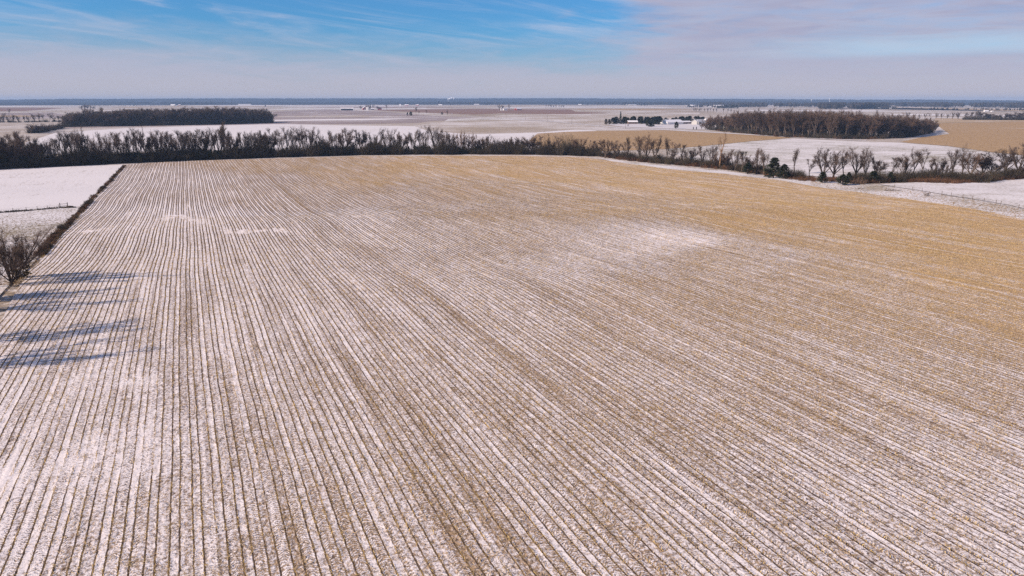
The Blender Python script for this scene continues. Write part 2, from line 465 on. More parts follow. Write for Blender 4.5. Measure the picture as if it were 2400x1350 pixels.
patch('field', [(600, 259), (700, 252), (1000, 252), (1000, 255.5), (860, 257.6), (760, 256)], M['winter'], 1)
patch('field', [(-60, 262), (60, 260), (150, 253.5), (90, 252.5), (-60, 252.5)], M['brown'], 2)
patch('field', [(-60, 282), (140, 277), (150, 268), (120, 263.5), (-60, 266)], M['grey'], 1)
patch('field', [(330, 255), (600, 255), (620, 252), (480, 247.5), (300, 248.8)], M['dusted'], 1)
patch('field', [(1260, 313), (1330, 309), (1420, 306.5), (1560, 305), (1720, 314), (1860, 322.5), (1760, 331), (1640, 343), (1560, 349), (1380, 356), (1290, 352), (1240, 330)], M['tan'], 1)
patch('field', [(1560, 350.5), (1640, 344.5), (1760, 332), (1862, 324.5), (1990, 331), (2100, 334), (2220, 343), (2320, 358), (2420, 366), (2420, 420), (2150, 424), (1980, 424), (1850, 408), (1700, 388), (1600, 370)], M['winter'], 1, True)
patch('field', [(2110, 333), (2160, 322), (2225, 314), (2190, 289), (2420, 285), (2440, 368), (2330, 357), (2230, 343)], M['tan'], 1)
patch('field', [(2190, 288), (2192, 277), (2420, 281), (2420, 285)], M['tanlight'], 1)
patch('field', [(1960, 254), (2130, 253), (2420, 262), (2420, 257), (2150, 252), (2000, 251.5)], M['tanlight'], 1)
patch('field', [(1350, 262), (1480, 266), (1640, 270), (1640, 262), (1460, 255), (1330, 253)], M['dusted'], 1)
for pts, mt in [([(-60, 250.6), (190, 249.2), (190, 247.6), (-60, 248.6)], 'white'), ([(300, 252.6), (460, 250.4), (620, 249.8), (620, 248.8), (440, 248.9), (260, 250.4)], 'tanlight'),
                ([(430, 247.9), (640, 248.4), (700, 247.2), (640, 246.6), (480, 247.0)], 'white'), ([(660, 249.4), (920, 250.0), (1000, 248.6), (880, 247.4), (680, 247.6)], 'white'),
                ([(690, 251.4), (900, 252.4), (1100, 251.6), (980, 250.0), (760, 250.2)], 'brown'), ([(1000, 249.8), (1260, 249.6), (1300, 247.6), (1060, 248.4)], 'tanlight'),
                ([(1180, 252.4), (1380, 251.6), (1580, 252.4), (1560, 250.6), (1340, 249.6), (1200, 250.6)], 'white'), ([(1340, 256.8), (1520, 258.6), (1660, 257.4), (1500, 255.2), (1360, 254.8)], 'tan'),
                ([(1720, 260), (2020, 261), (2100, 258.6), (1800, 257.4)], 'white'), ([(2080, 270), (2420, 273.5), (2420, 270), (2100, 267)], 'white'), ([(640, 284.5), (900, 281), (1000, 277.2), (820, 278.6), (640, 281)], 'white'),
                ([(650, 272), (840, 270.4), (960, 273.6), (800, 275.4), (650, 275)], 'dusted'), ([(-60, 275.5), (90, 273.6), (60, 270.4), (-60, 271)], 'tanlight')]:
    patch('field', pts, M[mt])
patch('farmyard', [(1418, 292), (1440, 289), (1640, 288), (1720, 305), (1640, 304), (1540, 301), (1460, 297.5)], M['lane'], 1)
patch('lane', [(1080, 271.2), (1180, 277.2), (1300, 284.6), (1450, 298.6), (1560, 303.5), (1720, 312.5), (1880, 322.5), (2030, 329.6), (2030, 330.8), (1878, 324.2), (1715, 314.0), (1555, 304.9), (1446, 300.0), (1298, 285.6), (1180, 277.9), (1080, 271.8)], M['lane'], 3)

# ------------------------------------------------------------------ the big stubble field
PER = 1.524
EDGE_PX = [(300, 385.5), (420, 377.5), (600, 373), (760, 368.5), (850, 366.3), (1000, 365.3), (1200, 365), (1370, 368.5), (1430, 377), (1530, 392), (1700, 407), (1850, 426), (2000, 449), (2150, 470), (2280, 490), (2420, 520), (2600, 560), (2900, 640)]


EDGE = [ra(ground(*p)) for p in EDGE_PX]
LEDGE = [ra(ground(*p)) for p in LEFT_PX]
R_LEFT = min(p[0] for p in LEDGE + EDGE)
A_NEAR = 16.0

ANCHORS = [(300, 420, .62), (450, 420, .60), (600, 420, .50), (620, 398, .36), (700, 385, .33), (800, 400, .24), (900, 425, .22), (1000, 390, .12), (1200, 390, .08), (1400, 410, .07),
           (1600, 430, .05), (1850, 465, .05), (2100, 500, .06), (2350, 560, .08), (740, 470, .48), (850, 505, .72), (1000, 490, .46), (1200, 485, .40), (1400, 480, .26), (1100, 440, .26), (950, 450, .42),
           (420, 518, .80), (560, 540, .70), (700, 560, .62), (1000, 560, .60), (1200, 560, .48), (1350, 622, .62), (1480, 590, .70), (1590, 565, .84), (1690, 600, .42), (1790, 592, .58), (1900, 560, .26),
           (2000, 640, .36), (2250, 650, .17), (2350, 720, .25), (2100, 740, .40), (1800, 700, .42), (1500, 700, .44), (1200, 700, .54), (900, 700, .58), (600, 700, .62), (300, 700, .66), (150, 800, .66),
           (100, 1000, .68), (250, 1060, .84), (280, 900, .78), (400, 1200, .56), (700, 1250, .50), (1000, 1250, .50), (1000, 900, .52), (1300, 900, .50), (1600, 900, .50), (2000, 900, .48), (2300, 900, .44),
           (1400, 1280, .52), (1700, 1200, .64), (2000, 1250, .70), (2300, 1200, .66), (2300, 1050, .54), (1750, 520, .10), (2000, 560, .16), (500, 900, .60), (700, 1000, .54)]
AP = np.array([[*ground(px, py)[:2], c + (.07 if c < .3 else .04)] for px, py, c in ANCHORS])


def cover_at(X, Y):
    dist = np.hypot(X, Y)
    ux, uy = np.arctan2(X, Y) * 3.0, np.log(dist)*2.0
    ad = np.hypot(AP[:, 0], AP[:, 1])
    ax, ay = np.arctan2(AP[:, 0], AP[:, 1]) * 3.0, np.log(ad)*2.0
    w = 1.0 / ((ux[..., None] - ax) ** 2 + (uy[..., None] - ay) ** 2 + 0.006) ** 2
    return (w * AP[:, 2]).sum(-1) / w.sum(-1)


DRIFTS = [([(215, 542), (300, 526), (420, 505), (470, 520), (540, 545), (640, 538), (720, 548), (850, 566), (1000, 590)], 1.7, .55), ([(215, 912), (280, 898), (345, 896)], 1.6, .5), ([(130, 1100), (215, 1065), (290, 1045)], 2.6, .5),
          ([(1440, 606), (1520, 580), (1640, 568)], 3.0, .25), ([(820, 508), (900, 500)], 3.0, .3)]


def drifts_at(X, Y):
    """thin snow drifts lying across the rows"""
    out = np.zeros_like(X)
    for line, wd, amt in DRIFTS:
        P = [ground(*p) for p in line]
        best = np.full(X.shape, 1e9)
        for a, b in zip(P[:-1], P[1:]):
            ux, uy = b.x - a.x, b.y - a.y
            t = np.clip(((X - a.x) * ux + (Y - a.y) * uy) / (ux * ux + uy * uy), 0, 1)
            best = np.minimum(best, np.hypot(X - a.x - t * ux, Y - a.y - t * uy))
        rr_ = PX_ * X + PY_ * Y
        rag = 1 + .9 * np.sin(rr_ * 1.03) * np.sin(rr_ * .37 + 1) + .5 * np.sin(rr_ * 2.9)
        part = np.clip(.45 + .9 * np.sin(rr_ * .21 + wd) * np.sin(rr_ * .083 + 2 * wd), 0, 1)
        out = np.maximum(out, .75 * amt * part * np.exp(-(best / (wd * np.clip(rag, .3, 2.3))) ** 2))
    return out


def wobble(r, a):
    return 0.16 * np.sin(a / 27.0 + r * 0.015) + 0.05 * np.sin(a / 9.1 + r * 0.04 + 1.0) + 0.025 * np.sin(a / 2.3 + r * 0.3)


def interval(r):
    poly = [(LEDGE[0][0], A_NEAR)] + LEDGE + EDGE + [(EDGE[-1][0], A_NEAR)]
    hits = []
    for k in range(len(poly)):
        (r0, a0), (r1, a1) = poly[k], poly[(k + 1) % len(poly)]
        if (r0 - r) * (r1 - r) <= 0 and r0 != r1:
            hits.append(a0 + (a1 - a0) * (r - r0) / (r1 - r0))
    return (min(hits), max(hits)) if len(hits) > 1 else None


def make_field():
    offs = [(0.0, 0.02), (0.12, 0.01), (0.22, 0.0), (0.29, 0.016), (0.36, 0.0), (0.50, 0.012), (0.64, 0.0), (0.71, 0.016), (0.78, 0.0), (0.88, 0.01)]
    r_hi = max(e[0] for e in EDGE) - 0.05
    cols = []
    k = math.floor(R_LEFT / PER)
    while k * PER < r_hi:
        for o_, h in offs:
            r = (k + o_) * PER
            if R_LEFT <= r <= r_hi:
                iv = interval(r)
                if iv and iv[1] - iv[0] > 1.0:
                    cols.append((r, h, *iv))
        k += 1
    cols = np.array(cols)
    rr = cols[:, 0]
    # the rows are meshed where the view needs them (with a margin to either side) and end at the field edge
    a_in = np.maximum(cols[:, 2], 16.0 + np.maximum(0, np.abs(rr - 15) - 45) * 0.42)
    J = 265
    Aj = np.geomspace(16 + 25, cols[:, 3].max() + 27, J) - 25
    stepj = np.gradient(Aj)
    use = (Aj[None] > a_in[:, None] - stepj) & (Aj[None] < cols[:, 3][:, None] + stepj)
    A = np.clip(np.repeat(Aj[None], len(rr), 0), cols[:, 2][:, None], cols[:, 3][:, None])
    Rr = np.repeat(rr[:, None], J, 1)
    w = wobble(Rr, A)
    X = PX_ * (Rr + w) + DX * A
    Y = PY_ * (Rr + w) + DY * A
    lump = NR.normal(0, 1, A.shape) * 0.014
    ridge = cols[:, 1][:, None] * (0.75 + 0.5 * NR.random(A.shape))
    Z = terrain(X, Y) + ridge + lump
    V = np.stack([X, Y, Z], -1).reshape(-1, 3)
    n = len(cols)
    i = np.arange(n - 1)[:, None]; j = np.arange(J - 1)[None]
    F = np.stack([i * J + j, (i + 1) * J + j, (i + 1) * J + j + 1, i * J + j + 1], -1).reshape(-1, 4)
    F = F[use.ravel()[F].all(1)]
    ids = np.unique(F)
    new = np.zeros(n * J, np.int64); new[ids] = np.arange(len(ids))
    F = new[F]; V = V[ids]
    X, Y, Rr, A = (q.ravel()[ids] for q in (X, Y, Rr, A))
    me = mesh_from('stubble_field', V, F, M['stubble'], smooth=True)
    uvl = me.uv_layers.new(name='rows')
    idx = F.ravel()
    UV = np.stack([Rr.ravel()[idx], A.ravel()[idx]], -1).astype(np.float32)
    uvl.data.foreach_set('uv', UV.ravel())
    cov = np.clip(cover_at(X.ravel(), Y.ravel()) + drifts_at(X.ravel(), Y.ravel()), 0, 1.25).astype(np.float32)
    at = me.attributes.new('cover', 'FLOAT', 'POINT')
    at.data.foreach_set('value', cov)
    tag(obj('stubble_field', me), kind='structure')


make_field()

# ------------------------------------------------------------------ scatter by geometry nodes (uncountable stuff)
def scatter(name, P, sources, pid=None, rotz=None, scl=None, label=None, tilt=None):
    P = np.asarray(P, np.float32)
    n = len(P)
    me = bpy.data.meshes.new(name)
    me.vertices.add(n); me.vertices.foreach_set('co', P.ravel())
    rot = np.zeros((n, 3), np.float32)
    rot[:, 2] = NR.random(n) * 6.283 if rotz is None else rotz
    if tilt is not None: rot[:, :2] = tilt
    at = me.attributes.new('rot', 'FLOAT_VECTOR', 'POINT'); at.data.foreach_set('vector', rot.ravel())
    sc = np.ones(n, np.float32) if scl is None else np.asarray(scl, np.float32)
    if sc.ndim == 1: sc = np.repeat(sc[:, None], 3, 1)
    at = me.attributes.new('scl', 'FLOAT_VECTOR', 'POINT'); at.data.foreach_set('vector', np.ascontiguousarray(sc).ravel())
    pid = NR.integers(0, len(sources), n) if pid is None else pid
    at = me.attributes.new('pid', 'INT', 'POINT'); at.data.foreach_set('value', np.asarray(pid, np.int32))
    o = obj(name, me)
    ng = bpy.data.node_groups.new(name + '_nodes', 'GeometryNodeTree')
    ng.interface.new_socket('Geometry', in_out='INPUT', socket_type='NodeSocketGeometry')
    ng.interface.new_socket('Geometry', in_out='OUTPUT', socket_type='NodeSocketGeometry')
    g = N(ng)
    gi = g.node('NodeGroupInput'); go = g.node('NodeGroupOutput'); jn = g.node('GeometryNodeJoinGeometry')
    def attr(nm, dt):
        a = g.node('GeometryNodeInputNamedAttribute', data_type=dt); a.inputs[0].default_value = nm
        return a.outputs[0]
    ar, asc, ap = attr('rot', 'FLOAT_VECTOR'), attr('scl', 'FLOAT_VECTOR'), attr('pid', 'INT')
    for k, src in enumerate(sources):
        cmpn = g.node('FunctionNodeCompare', data_type='INT', operation='EQUAL')
        ng.links.new(ap, cmpn.inputs[2]); cmpn.inputs[3].default_value = k
        oi = g.node('GeometryNodeObjectInfo'); oi.inputs[0].default_value = src
        ip = g.node('GeometryNodeInstanceOnPoints')
        ng.links.new(gi.outputs[0], ip.inputs['Points']); ng.links.new(cmpn.outputs[0], ip.inputs['Selection'])
        ng.links.new(oi.outputs['Geometry'], ip.inputs['Instance'])
        ng.links.new(ar, ip.inputs['Rotation']); ng.links.new(asc, ip.inputs['Scale'])
        ng.links.new(ip.outputs[0], jn.inputs[0])
    ng.links.new(jn.outputs[0], go.inputs[0])
    md = o.modifiers.new('scatter', 'NODES'); md.node_group = ng
    return tag(o, label, kind='stuff')


def source(me):
    return bpy.data.objects.new(me.name, me)     # only a shape to be repeated: not linked to the scene


# ------------------------------------------------------------------ tubes, trees
class Tubes:
    def __init__(s):
        s.V = []; s.F = []
    def tube(s, pts, rads, n=3, seed=0.0):
        base = len(s.V)
        for k, p in enumerate(pts):
            d = (pts[min(k + 1, len(pts) - 1)] - pts[max(k - 1, 0)])
            if d.length < 1e-6: d = Vector((0, 0, 1))
            d.normalize()
            u = d.cross(Vector((0.31, 0.87, 0.38)))
            if u.length < 1e-3: u = d.cross(Vector((1, 0, 0)))
            u.normalize(); w = d.cross(u)
            for q in range(n):
                t = 2 * math.pi * q / n + seed
                s.V.append(p + (u * math.cos(t) + w * math.sin(t)) * rads[k])
        for k in range(len(pts) - 1):
            for q in range(n):
                a = base + k * n + q; b = base + k * n + (q + 1) % n
                s.F.append((a, b, b + n, a + n))
    def mesh(s, name, mat):
        return mesh_from(name, np.array([tuple(v) for v in s.V]), s.F, mat)


def rdir(rng, d, ang):
    """a direction about ANG away from d"""
    u = d.orthogonal().normalized(); w = d.cross(u)
    t = rng.random() * 6.283
    return (d * math.cos(ang) + (u * math.cos(t) + w * math.sin(t)) * math.sin(ang)).normalized()


def limb(rng, T, p, d, L, r0, r1, nseg, wander, up, n=4):
    pts = [p.copy()]; rads = [r0]
    dd = d.copy(); q = p.copy()
    for k in range(nseg):
        dd = (dd + Vector((rng.gauss(0, wander), rng.gauss(0, wander), rng.gauss(0, wander) + up))).normalized()
        q = q + dd * (L / nseg)
        pts.append(q.copy()); rads.append(r0 + (r1 - r0) * (k + 1) / nseg)
    T.tube(pts, rads, n)
    return pts, rads, dd


def along(pts, rads, t):
    k = min(int(t * (len(pts) - 1)), len(pts) - 2); f = t * (len(pts) - 1) - k
    return pts[k].lerp(pts[k + 1], f), rads[k] + (rads[k + 1] - rads[k]) * f, (pts[k + 1] - pts[k]).normalized()


def bare_tree(seed, H=16.0, style='vase', dens=1.0, twig_r=0.016):
    rng = random.Random(seed)
    T, C = Tubes(), Tubes()
    st = dict(vase=dict(fork=.16, n=6, sp=.40, ll=.74, sub=7, rad=.021), round=dict(fork=.16, n=7, sp=.62, ll=.60, sub=8, rad=.02), tall=dict(fork=.28, n=4, sp=.30, ll=.62, sub=8, rad=.018),
              slim=dict(fork=.34, n=3, sp=.24, ll=.58, sub=7, rad=.014), wide=dict(fork=.16, n=7, sp=.62, ll=.76, sub=8, rad=.024), dead=dict(fork=.45, n=4, sp=.45, ll=.42, sub=3, rad=.020),
              multi=dict(fork=.05, n=9, sp=.52, ll=.84, sub=9, rad=.015))[style]
    lean = Vector((rng.gauss(0, .07), rng.gauss(0, .07), 1)).normalized()
    tr, trr, td = limb(rng, T, Vector((0, 0, -.35)), lean, H * st['fork'] + .35, H * st['rad'] * 1.25, H * st['rad'], 3, .05, .05, 6)
    leaders = []
    k0 = rng.random() * 6.283
    for k in range(st['n']):
        az = k0 + 6.283 * k / st['n'] + rng.gauss(0, .3)
        sp = st['sp'] * rng.uniform(.45, 1.25)
        d = Vector((math.cos(az) * math.sin(sp), math.sin(az) * math.sin(sp), math.cos(sp)))
        L = H * st['ll'] * rng.uniform(.78, 1.14)
        rr = trr[-1] * rng.uniform(.5, .75)
        leaders.append(limb(rng, T, tr[-1] - td * rng.random() * H * .06, d, L, rr, .035, 6, .10, .05, 5))
    if style in ('tall', 'slim', 'vase'):      # a central leader as well
        leaders.append(limb(rng, T, tr[-1], td, H * (1 - st['fork']) * .95, trr[-1] * .8, .03, 6, .09, .06, 5))
    sides = []
    for pts, rads, dd in leaders:
        for k in range(st['sub']):
            t = rng.uniform(.22, .97)
            p, r, d = along(pts, rads, t)
            L = H * rng.uniform(.12, .27) * (1.15 - .55 * t)
            sides.append(limb(rng, C if style != 'dead' else T, p, rdir(rng, d, rng.uniform(.22, .68)), L, max(r * .55, .03), .018, 4, .12, .10, 3))
        sides.append((pts[-3:], rads[-3:], dd))
    for pts, rads, dd in sides:
        for k in range(int((7 if style != 'dead' else 2) * dens)):
            t = rng.uniform(.15, 1)
            p, r, d = along(pts, rads, t)
            L = H * rng.uniform(.045, .10)
            bp, br, bd = limb(rng, C, p, rdir(rng, d, rng.uniform(.25, .75)), L, max(min(r * .6, .03), twig_r * 1.1), twig_r * .8, 2, .16, .08, 3)
            for j in range(int((5 if style != 'dead' else 2) * dens)):
                tp, _, tdv = along(bp, br, rng.uniform(.1, 1))
                L2 = H * rng.uniform(.03, .065)
                e = tp + (rdir(rng, tdv, rng.uniform(.3, .9)) + Vector((0, 0, .22))).normalized() * L2
                C.tube([tp, e], [twig_r * .8, twig_r * .4], 3)
    return T, C


def evergreen(seed, H=9.0, W=1.9, shape='cedar', n=1500):
    """trunk and a crown of small needle sprays on short boughs, ragged outline, gaps between the boughs"""
    rng = random.Random(seed)
    T = Tubes()
    T.tube([Vector((0, 0, -.3)), Vector((0, 0, H * .5)), Vector((0, 0, H * .93))], [H * .02, H * .012, .03], 6)
    V, F = [], []
    nb = int(n / 14)
    for k in range(nb):
        t = rng.random() ** (.85 if shape == 'spruce' else .7)
        if shape == 'spruce': prof = (1 - t) ** .85 * (.82 + .18 * math.sin(t * 46))
        elif shape == 'oval': prof = math.sin(math.pi * min(1, .12 + t * .9)) ** .6
        else: prof = (1 - t) ** .55 * (.55 + .45 * min(1, t * 6))
        z = H * (.05 + .93 * t)
        az = rng.random() * 6.283
        L = W * prof * rng.uniform(.72, 1.12)
        dirv = Vector((math.cos(az), math.sin(az), rng.uniform(-.15, .45) if shape != 'spruce' else rng.uniform(-.35, .1)))
        a0 = Vector((0, 0, z - H * .03))
        for j in range(14):
            s = rng.uniform(.35, 1.0)
            p = a0 + dirv * L * s + Vector((rng.gauss(0, .12), rng.gauss(0, .12), rng.gauss(0, .12))) * (.5 + W * .25)
            ax = (dirv + Vector((rng.gauss(0, .55), rng.gauss(0, .55), rng.gauss(0, .5)))).normalized()
            sd = rdir(rng, ax, math.pi / 2)
            l = rng.uniform(.28, .6) * (.5 + W * .22); wd = l * rng.uniform(.22, .4)
            b = len(V)
            V += [p - ax * l * .5, p + sd * wd, p + ax * l * .6, p - sd * wd + Vector((0, 0, -.04))]
            F += [(b, b + 1, b + 2, b + 3)]
    return T, (np.array([tuple(v) for v in V]), F)


def brush_clump(seed, H=4.0, Rr=2.0, n=46, mat='brush'):
    rng = random.Random(seed)
    T = Tubes()
    for k in range(n):
        az = rng.random() * 6.283; q = rng.random() ** .6
        p = Vector((math.cos(az) * Rr * q * .7, math.sin(az) * Rr * q * .7, -.1))
        d = Vector((math.cos(az) * q * .5 + rng.gauss(0, .15), math.sin(az) * q * .5 + rng.gauss(0, .15), 1)).normalized()
        L = H * rng.uniform(.45, 1.0) * (1.1 - .4 * q)
        pts, rads, dd = limb(rng, T, p, d, L, .03, .012, 3, .12, .03, 3)
        for j in range(7):
            tp, r, td = along(pts, rads, rng.uniform(.1, 1))
            e = tp + (rdir(rng, td, rng.uniform(.4, 1.0)) + Vector((0, 0, .15))).normalized() * rng.uniform(.3, .9) * H * .24
            T.tube([tp, e], [.02, .008], 3)
    return T.mesh('brush_clump', M[mat])


def tuft(seed, h=.5, n=26, mat='grass', spread=.4):
    rng = random.Random(seed)
    V, F = [], []
    for k in range(n):
        az = rng.random() * 6.283; q = rng.random() * spread
        p = Vector((math.cos(az) * q, math.sin(az) * q, -.03))
        e = p + Vector((rng.gauss(0, .35), rng.gauss(0, .35), 1)).normalized() * h * rng.uniform(.5, 1)
        sd = Vector((math.cos(az + 1.5), math.sin(az + 1.5), 0)) * .022
        b = len(V)
        V += [p - sd, p + sd, e]; F += [(b, b + 1, b + 2)]
    return mesh_from('grass_tuft', np.array([tuple(v) for v in V]), F, M[mat])


# stubble: short cut stalks with a few dry leaves, about 0.9 m of one row at a time
def stub_piece(seed):
    rng = random.Random(seed)
    T = Tubes()
    y = -.45
    while y < .45:
        h = rng.uniform(.07, .17)
        p = Vector((rng.gauss(0, .022), y, -.04))
        e = p + Vector((rng.gauss(0, .25), rng.gauss(0, .25), 1)).normalized() * (h + .04)
        T.tube([p, e], [.016, .014], 3)
        if rng.random() < .55:
            a = rng.random() * 6.283
            l = rng.uniform(.12, .34)
            b = len(T.V)
            q = p + Vector((0, 0, rng.uniform(.04, .1)))
            dv = Vector((math.cos(a), math.sin(a), rng.uniform(-.25, .2))) * l
            sd = Vector((-math.sin(a), math.cos(a), .3)) * .022
            T.V += [q - sd, q + sd, q + dv + sd * .4, q + dv - sd * .4]
            T.F.append((b, b + 1, b + 2, b + 3))
        y += rng.uniform(.13, .26)
    return T.mesh('stubble_piece', M['stalk'])


def litter_piece(seed):
    """fallen leaves, husks and stalk bits lying on the snow"""
    rng = random.Random(seed)
    T = Tubes()
    for k in range(7):
        a = rng.random() * 6.283; l = rng.uniform(.08, .3)
        p = Vector((rng.gauss(0, .28), rng.gauss(0, .28), rng.uniform(.01, .05)))
        dv = Vector((math.cos(a), math.sin(a), rng.uniform(-.05, .28))) * l
        if rng.random() < .3:
            T.tube([p, p + dv], [.014, .012], 3)
        else:
            sd = Vector((-math.sin(a), math.cos(a), rng.uniform(-.3, .3))) * rng.uniform(.015, .03)
            b = len(T.V)
            T.V += [p - sd, p + sd, p + dv + sd * .5, p + dv - sd * .5]
            T.F.append((b, b + 1, b + 2, b + 3))
    return T.mesh('litter_piece', M['leaf'])


def make_stubble():
    stubs = [source(stub_piece(300 + k)) for k in range(7)]
    lits = [source(litter_piece(340 + k)) for k in range(5)]
    pts, rot, scl = [], [], []
    k = math.floor(R_LEFT / PER)
    tanv = 1200 / FPX
    r_hi = max(e[0] for e in EDGE)
    while k * PER < r_hi:
        for o_ in (0.29, 0.71):
            r = (k + o_) * PER
            iv = interval(r) if r > R_LEFT + .2 else None
            if iv is None: continue
            a = np.arange(max(iv[0], 22), iv[1], 0.92)
            a = a + NR.uniform(-.15, .15, len(a))
            rr = r + NR.normal(0, .03, len(a))
            w = wobble(rr, a)
            X = PX_ * (rr + w) + DX * a; Y = PY_ * (rr + w) + DY * a
            d = np.hypot(X, Y)
            keep = (np.abs(X) < Y * tanv * 1.06 + 8) & (Y > 34)
            cov = cover_at(X, Y)
            # thins out beyond the distance where single stalks can be seen
            dens = np.clip(1.1 - sstep(90, 330, d) * .72, .15, 1) * np.clip(1.25 - cov * .62, .35, 1)
            run = .5 + .5 * np.sin(a / 7.0 + k * 12.9898 + o_ * 40) * np.sin(a / 2.9 + k * 4.1)
            keep &= NR.random(len(a)) < dens * (.55 + .6 * run)
            X, Y, a, d = X[keep], Y[keep], a[keep], d[keep]
            Z = terrain(X, Y) + .06
            pts.append(np.stack([X, Y, Z], -1)); rot.append(np.full(len(X), ROW) + np.where(NR.random(len(X)) < .5, math.pi, 0) + NR.normal(0, .08, len(X)))
            scl.append(NR.uniform(.7, 1.2, len(X)))
        k += 1
    P = np.concatenate(pts)
    scatter('maize_stubble', P, stubs, rotz=np.concatenate(rot), scl=np.concatenate(scl), label='short cut golden maize stalks standing in paired rows through the snow')
    # litter between the rows
    n = 190000
    Y = np.sqrt(NR.uniform(36 ** 2, 215 ** 2, n)); X = Y * NR.uniform(-tanv * 1.05, tanv * 1.05, n)
    r = PX_ * X + PY_ * Y; a = DX * X + DY * Y
    ok = (r > R_LEFT + .5) & (r < np.interp(a, [e[1] for e in EDGE[::-1]], [e[0] for e in EDGE[::-1]]) - 1)
    cov = cover_at(X, Y)
    ok &= NR.random(n) < np.clip(1.15 - cov * 1.05, .1, 1) * (.4 + .9 * NR.random(n))
    X, Y = X[ok], Y[ok]
    scatter('maize_litter', np.stack([X, Y, terrain(X, Y) + .02], -1), lits, scl=NR.uniform(.6, 1.15, len(X)), label='dry maize leaves and husks scattered on the snowy ground')
    print('stubble pieces', len(P), 'litter', len(X))


make_stubble()

# ------------------------------------------------------------------ tree kinds, each built once
KIND = {}


def add_bare(key, seed, H, style, dens=1.18, tw=.021, bark='bark', twig='twig'):
    T, C = bare_tree(seed, H, style, dens, tw)
    KIND[key] = dict(H=H, parts=[('trunk', T.mesh('trunk', M[bark])), ('crown', C.mesh('crown', M[twig]))])


for k in range(4): add_bare('vase%d' % k, 20 + k, 16, 'vase')
for k in range(3): add_bare('tall%d' % k, 40 + k, 17, 'tall')
for k in range(2): add_bare('slim%d' % k, 60 + k, 14, 'slim')
for k in range(3): add_bare('round%d' % k, 80 + k, 11, 'round', 1.3, .021)
for k in range(2): add_bare('wide%d' % k, 100 + k, 15, 'wide')
add_bare('dead0', 121, 18, 'dead', 1.6, .03, 'bark_pale', 'bark_pale')
for k in range(3): add_bare('warm%d' % k, 140 + k, 16, ('tall', 'vase', 'round')[k], 1.2, .024, 'bark', 'twig_warm')
for k in range(2): add_bare('near%d' % k, 160 + k, 11, 'multi', 1.4, .010, 'bark', 'twig')


def add_green(key, seed, H, Wd, shape, n=1500, mat='needle'):
    T, (V, F) = evergreen(seed, H, Wd, shape, n)
    KIND[key] = dict(H=H, parts=[('trunk', T.mesh('trunk', M['bark'])), ('crown', mesh_from('crown', V, F, M[mat]))])


for k in range(3): add_green('cedar%d' % k, 200 + k, 8, 2.1, 'cedar', 2000)
for k in range(2): add_green('spruce%d' % k, 210 + k, 12, 2.6, 'spruce', 2200)
add_green('oval0', 220, 7, 2.7, 'oval', 2400)
add_green('bronze0', 224, 6, 2.0, 'cedar', 1700, 'needle_brown')

LOOK = dict(vase='fork-limbed', tall='straight-trunked', slim='slender', round='rounded', wide='broad-crowned', dead='dead', warm='russet-twigged', near='many-stemmed', cedar='ragged dark', spruce='pointed dark', oval='dense rounded', bronze='bronzed')
NAMES = dict(cedar='cedar_tree', spruce='spruce_tree', oval='evergreen_shrub', bronze='cedar_tree')
N_TREES = [0]


def plant(key, P, h, label, group=None, name=None, parts=True, wide=1.0, rz=None):
    kd = KIND[key]
    fam = key.rstrip('0123456789')
    name = name or NAMES.get(fam, 'bare_tree')
    s = h / kd['H']
    rz = rnd.random() * 6.283 if rz is None else rz
    root = bpy.data.objects.new(name, None)
    COL.objects.link(root)
    root.empty_display_size = .5
    root.location = P; root.rotation_euler = (0, 0, rz); root.scale = (s * wide, s * wide, s)
    for nm, me in kd['parts']:
        obj(nm, me, root)
    cat = 'evergreen' if fam in ('cedar', 'spruce', 'oval', 'bronze') else 'tree'
    tag(root, label, cat, group)
    N_TREES[0] += 1
    return root


def plant_px(key, px, base, top, label, group=None, wide=1.0, **kw):
    P = ground(px, base)
    return plant(key, P, top_height(P, top), label, group, wide=wide, **kw)


def lerp_line(pts, x):
    return float(np.interp(x, [p[0] for p in pts], [p[1] for p in pts]))


# ------------------------------------------------------------------ the long tree line behind the stubble field
FRONT = [(-140, 405), (0, 396.5), (300, 382.5), (600, 370.8), (850, 363.6), (1000, 362.8), (1200, 362.5), (1300, 364), (1400, 367)]
TOPS = [(-140, 312), (0, 315), (60, 308), (110, 322), (190, 304), (250, 312), (300, 309), (345, 301), (420, 306), (525, 297), (560, 304), (600, 299), (650, 296), (720, 300), (760, 307), (830, 298), (900, 300), (950, 303),
        (985, 294), (1050, 304), (1100, 312), (1150, 314), (1190, 309), (1230, 318), (1280, 325), (1330, 326)]


def section(x):
    if x < 300: return 'behind the smooth snowy pasture'
    if x < 620: return 'at the white end of the stubble rows'
    if x < 1000: return 'just left of its tallest tree'
    return 'at the golden end of the stubble'


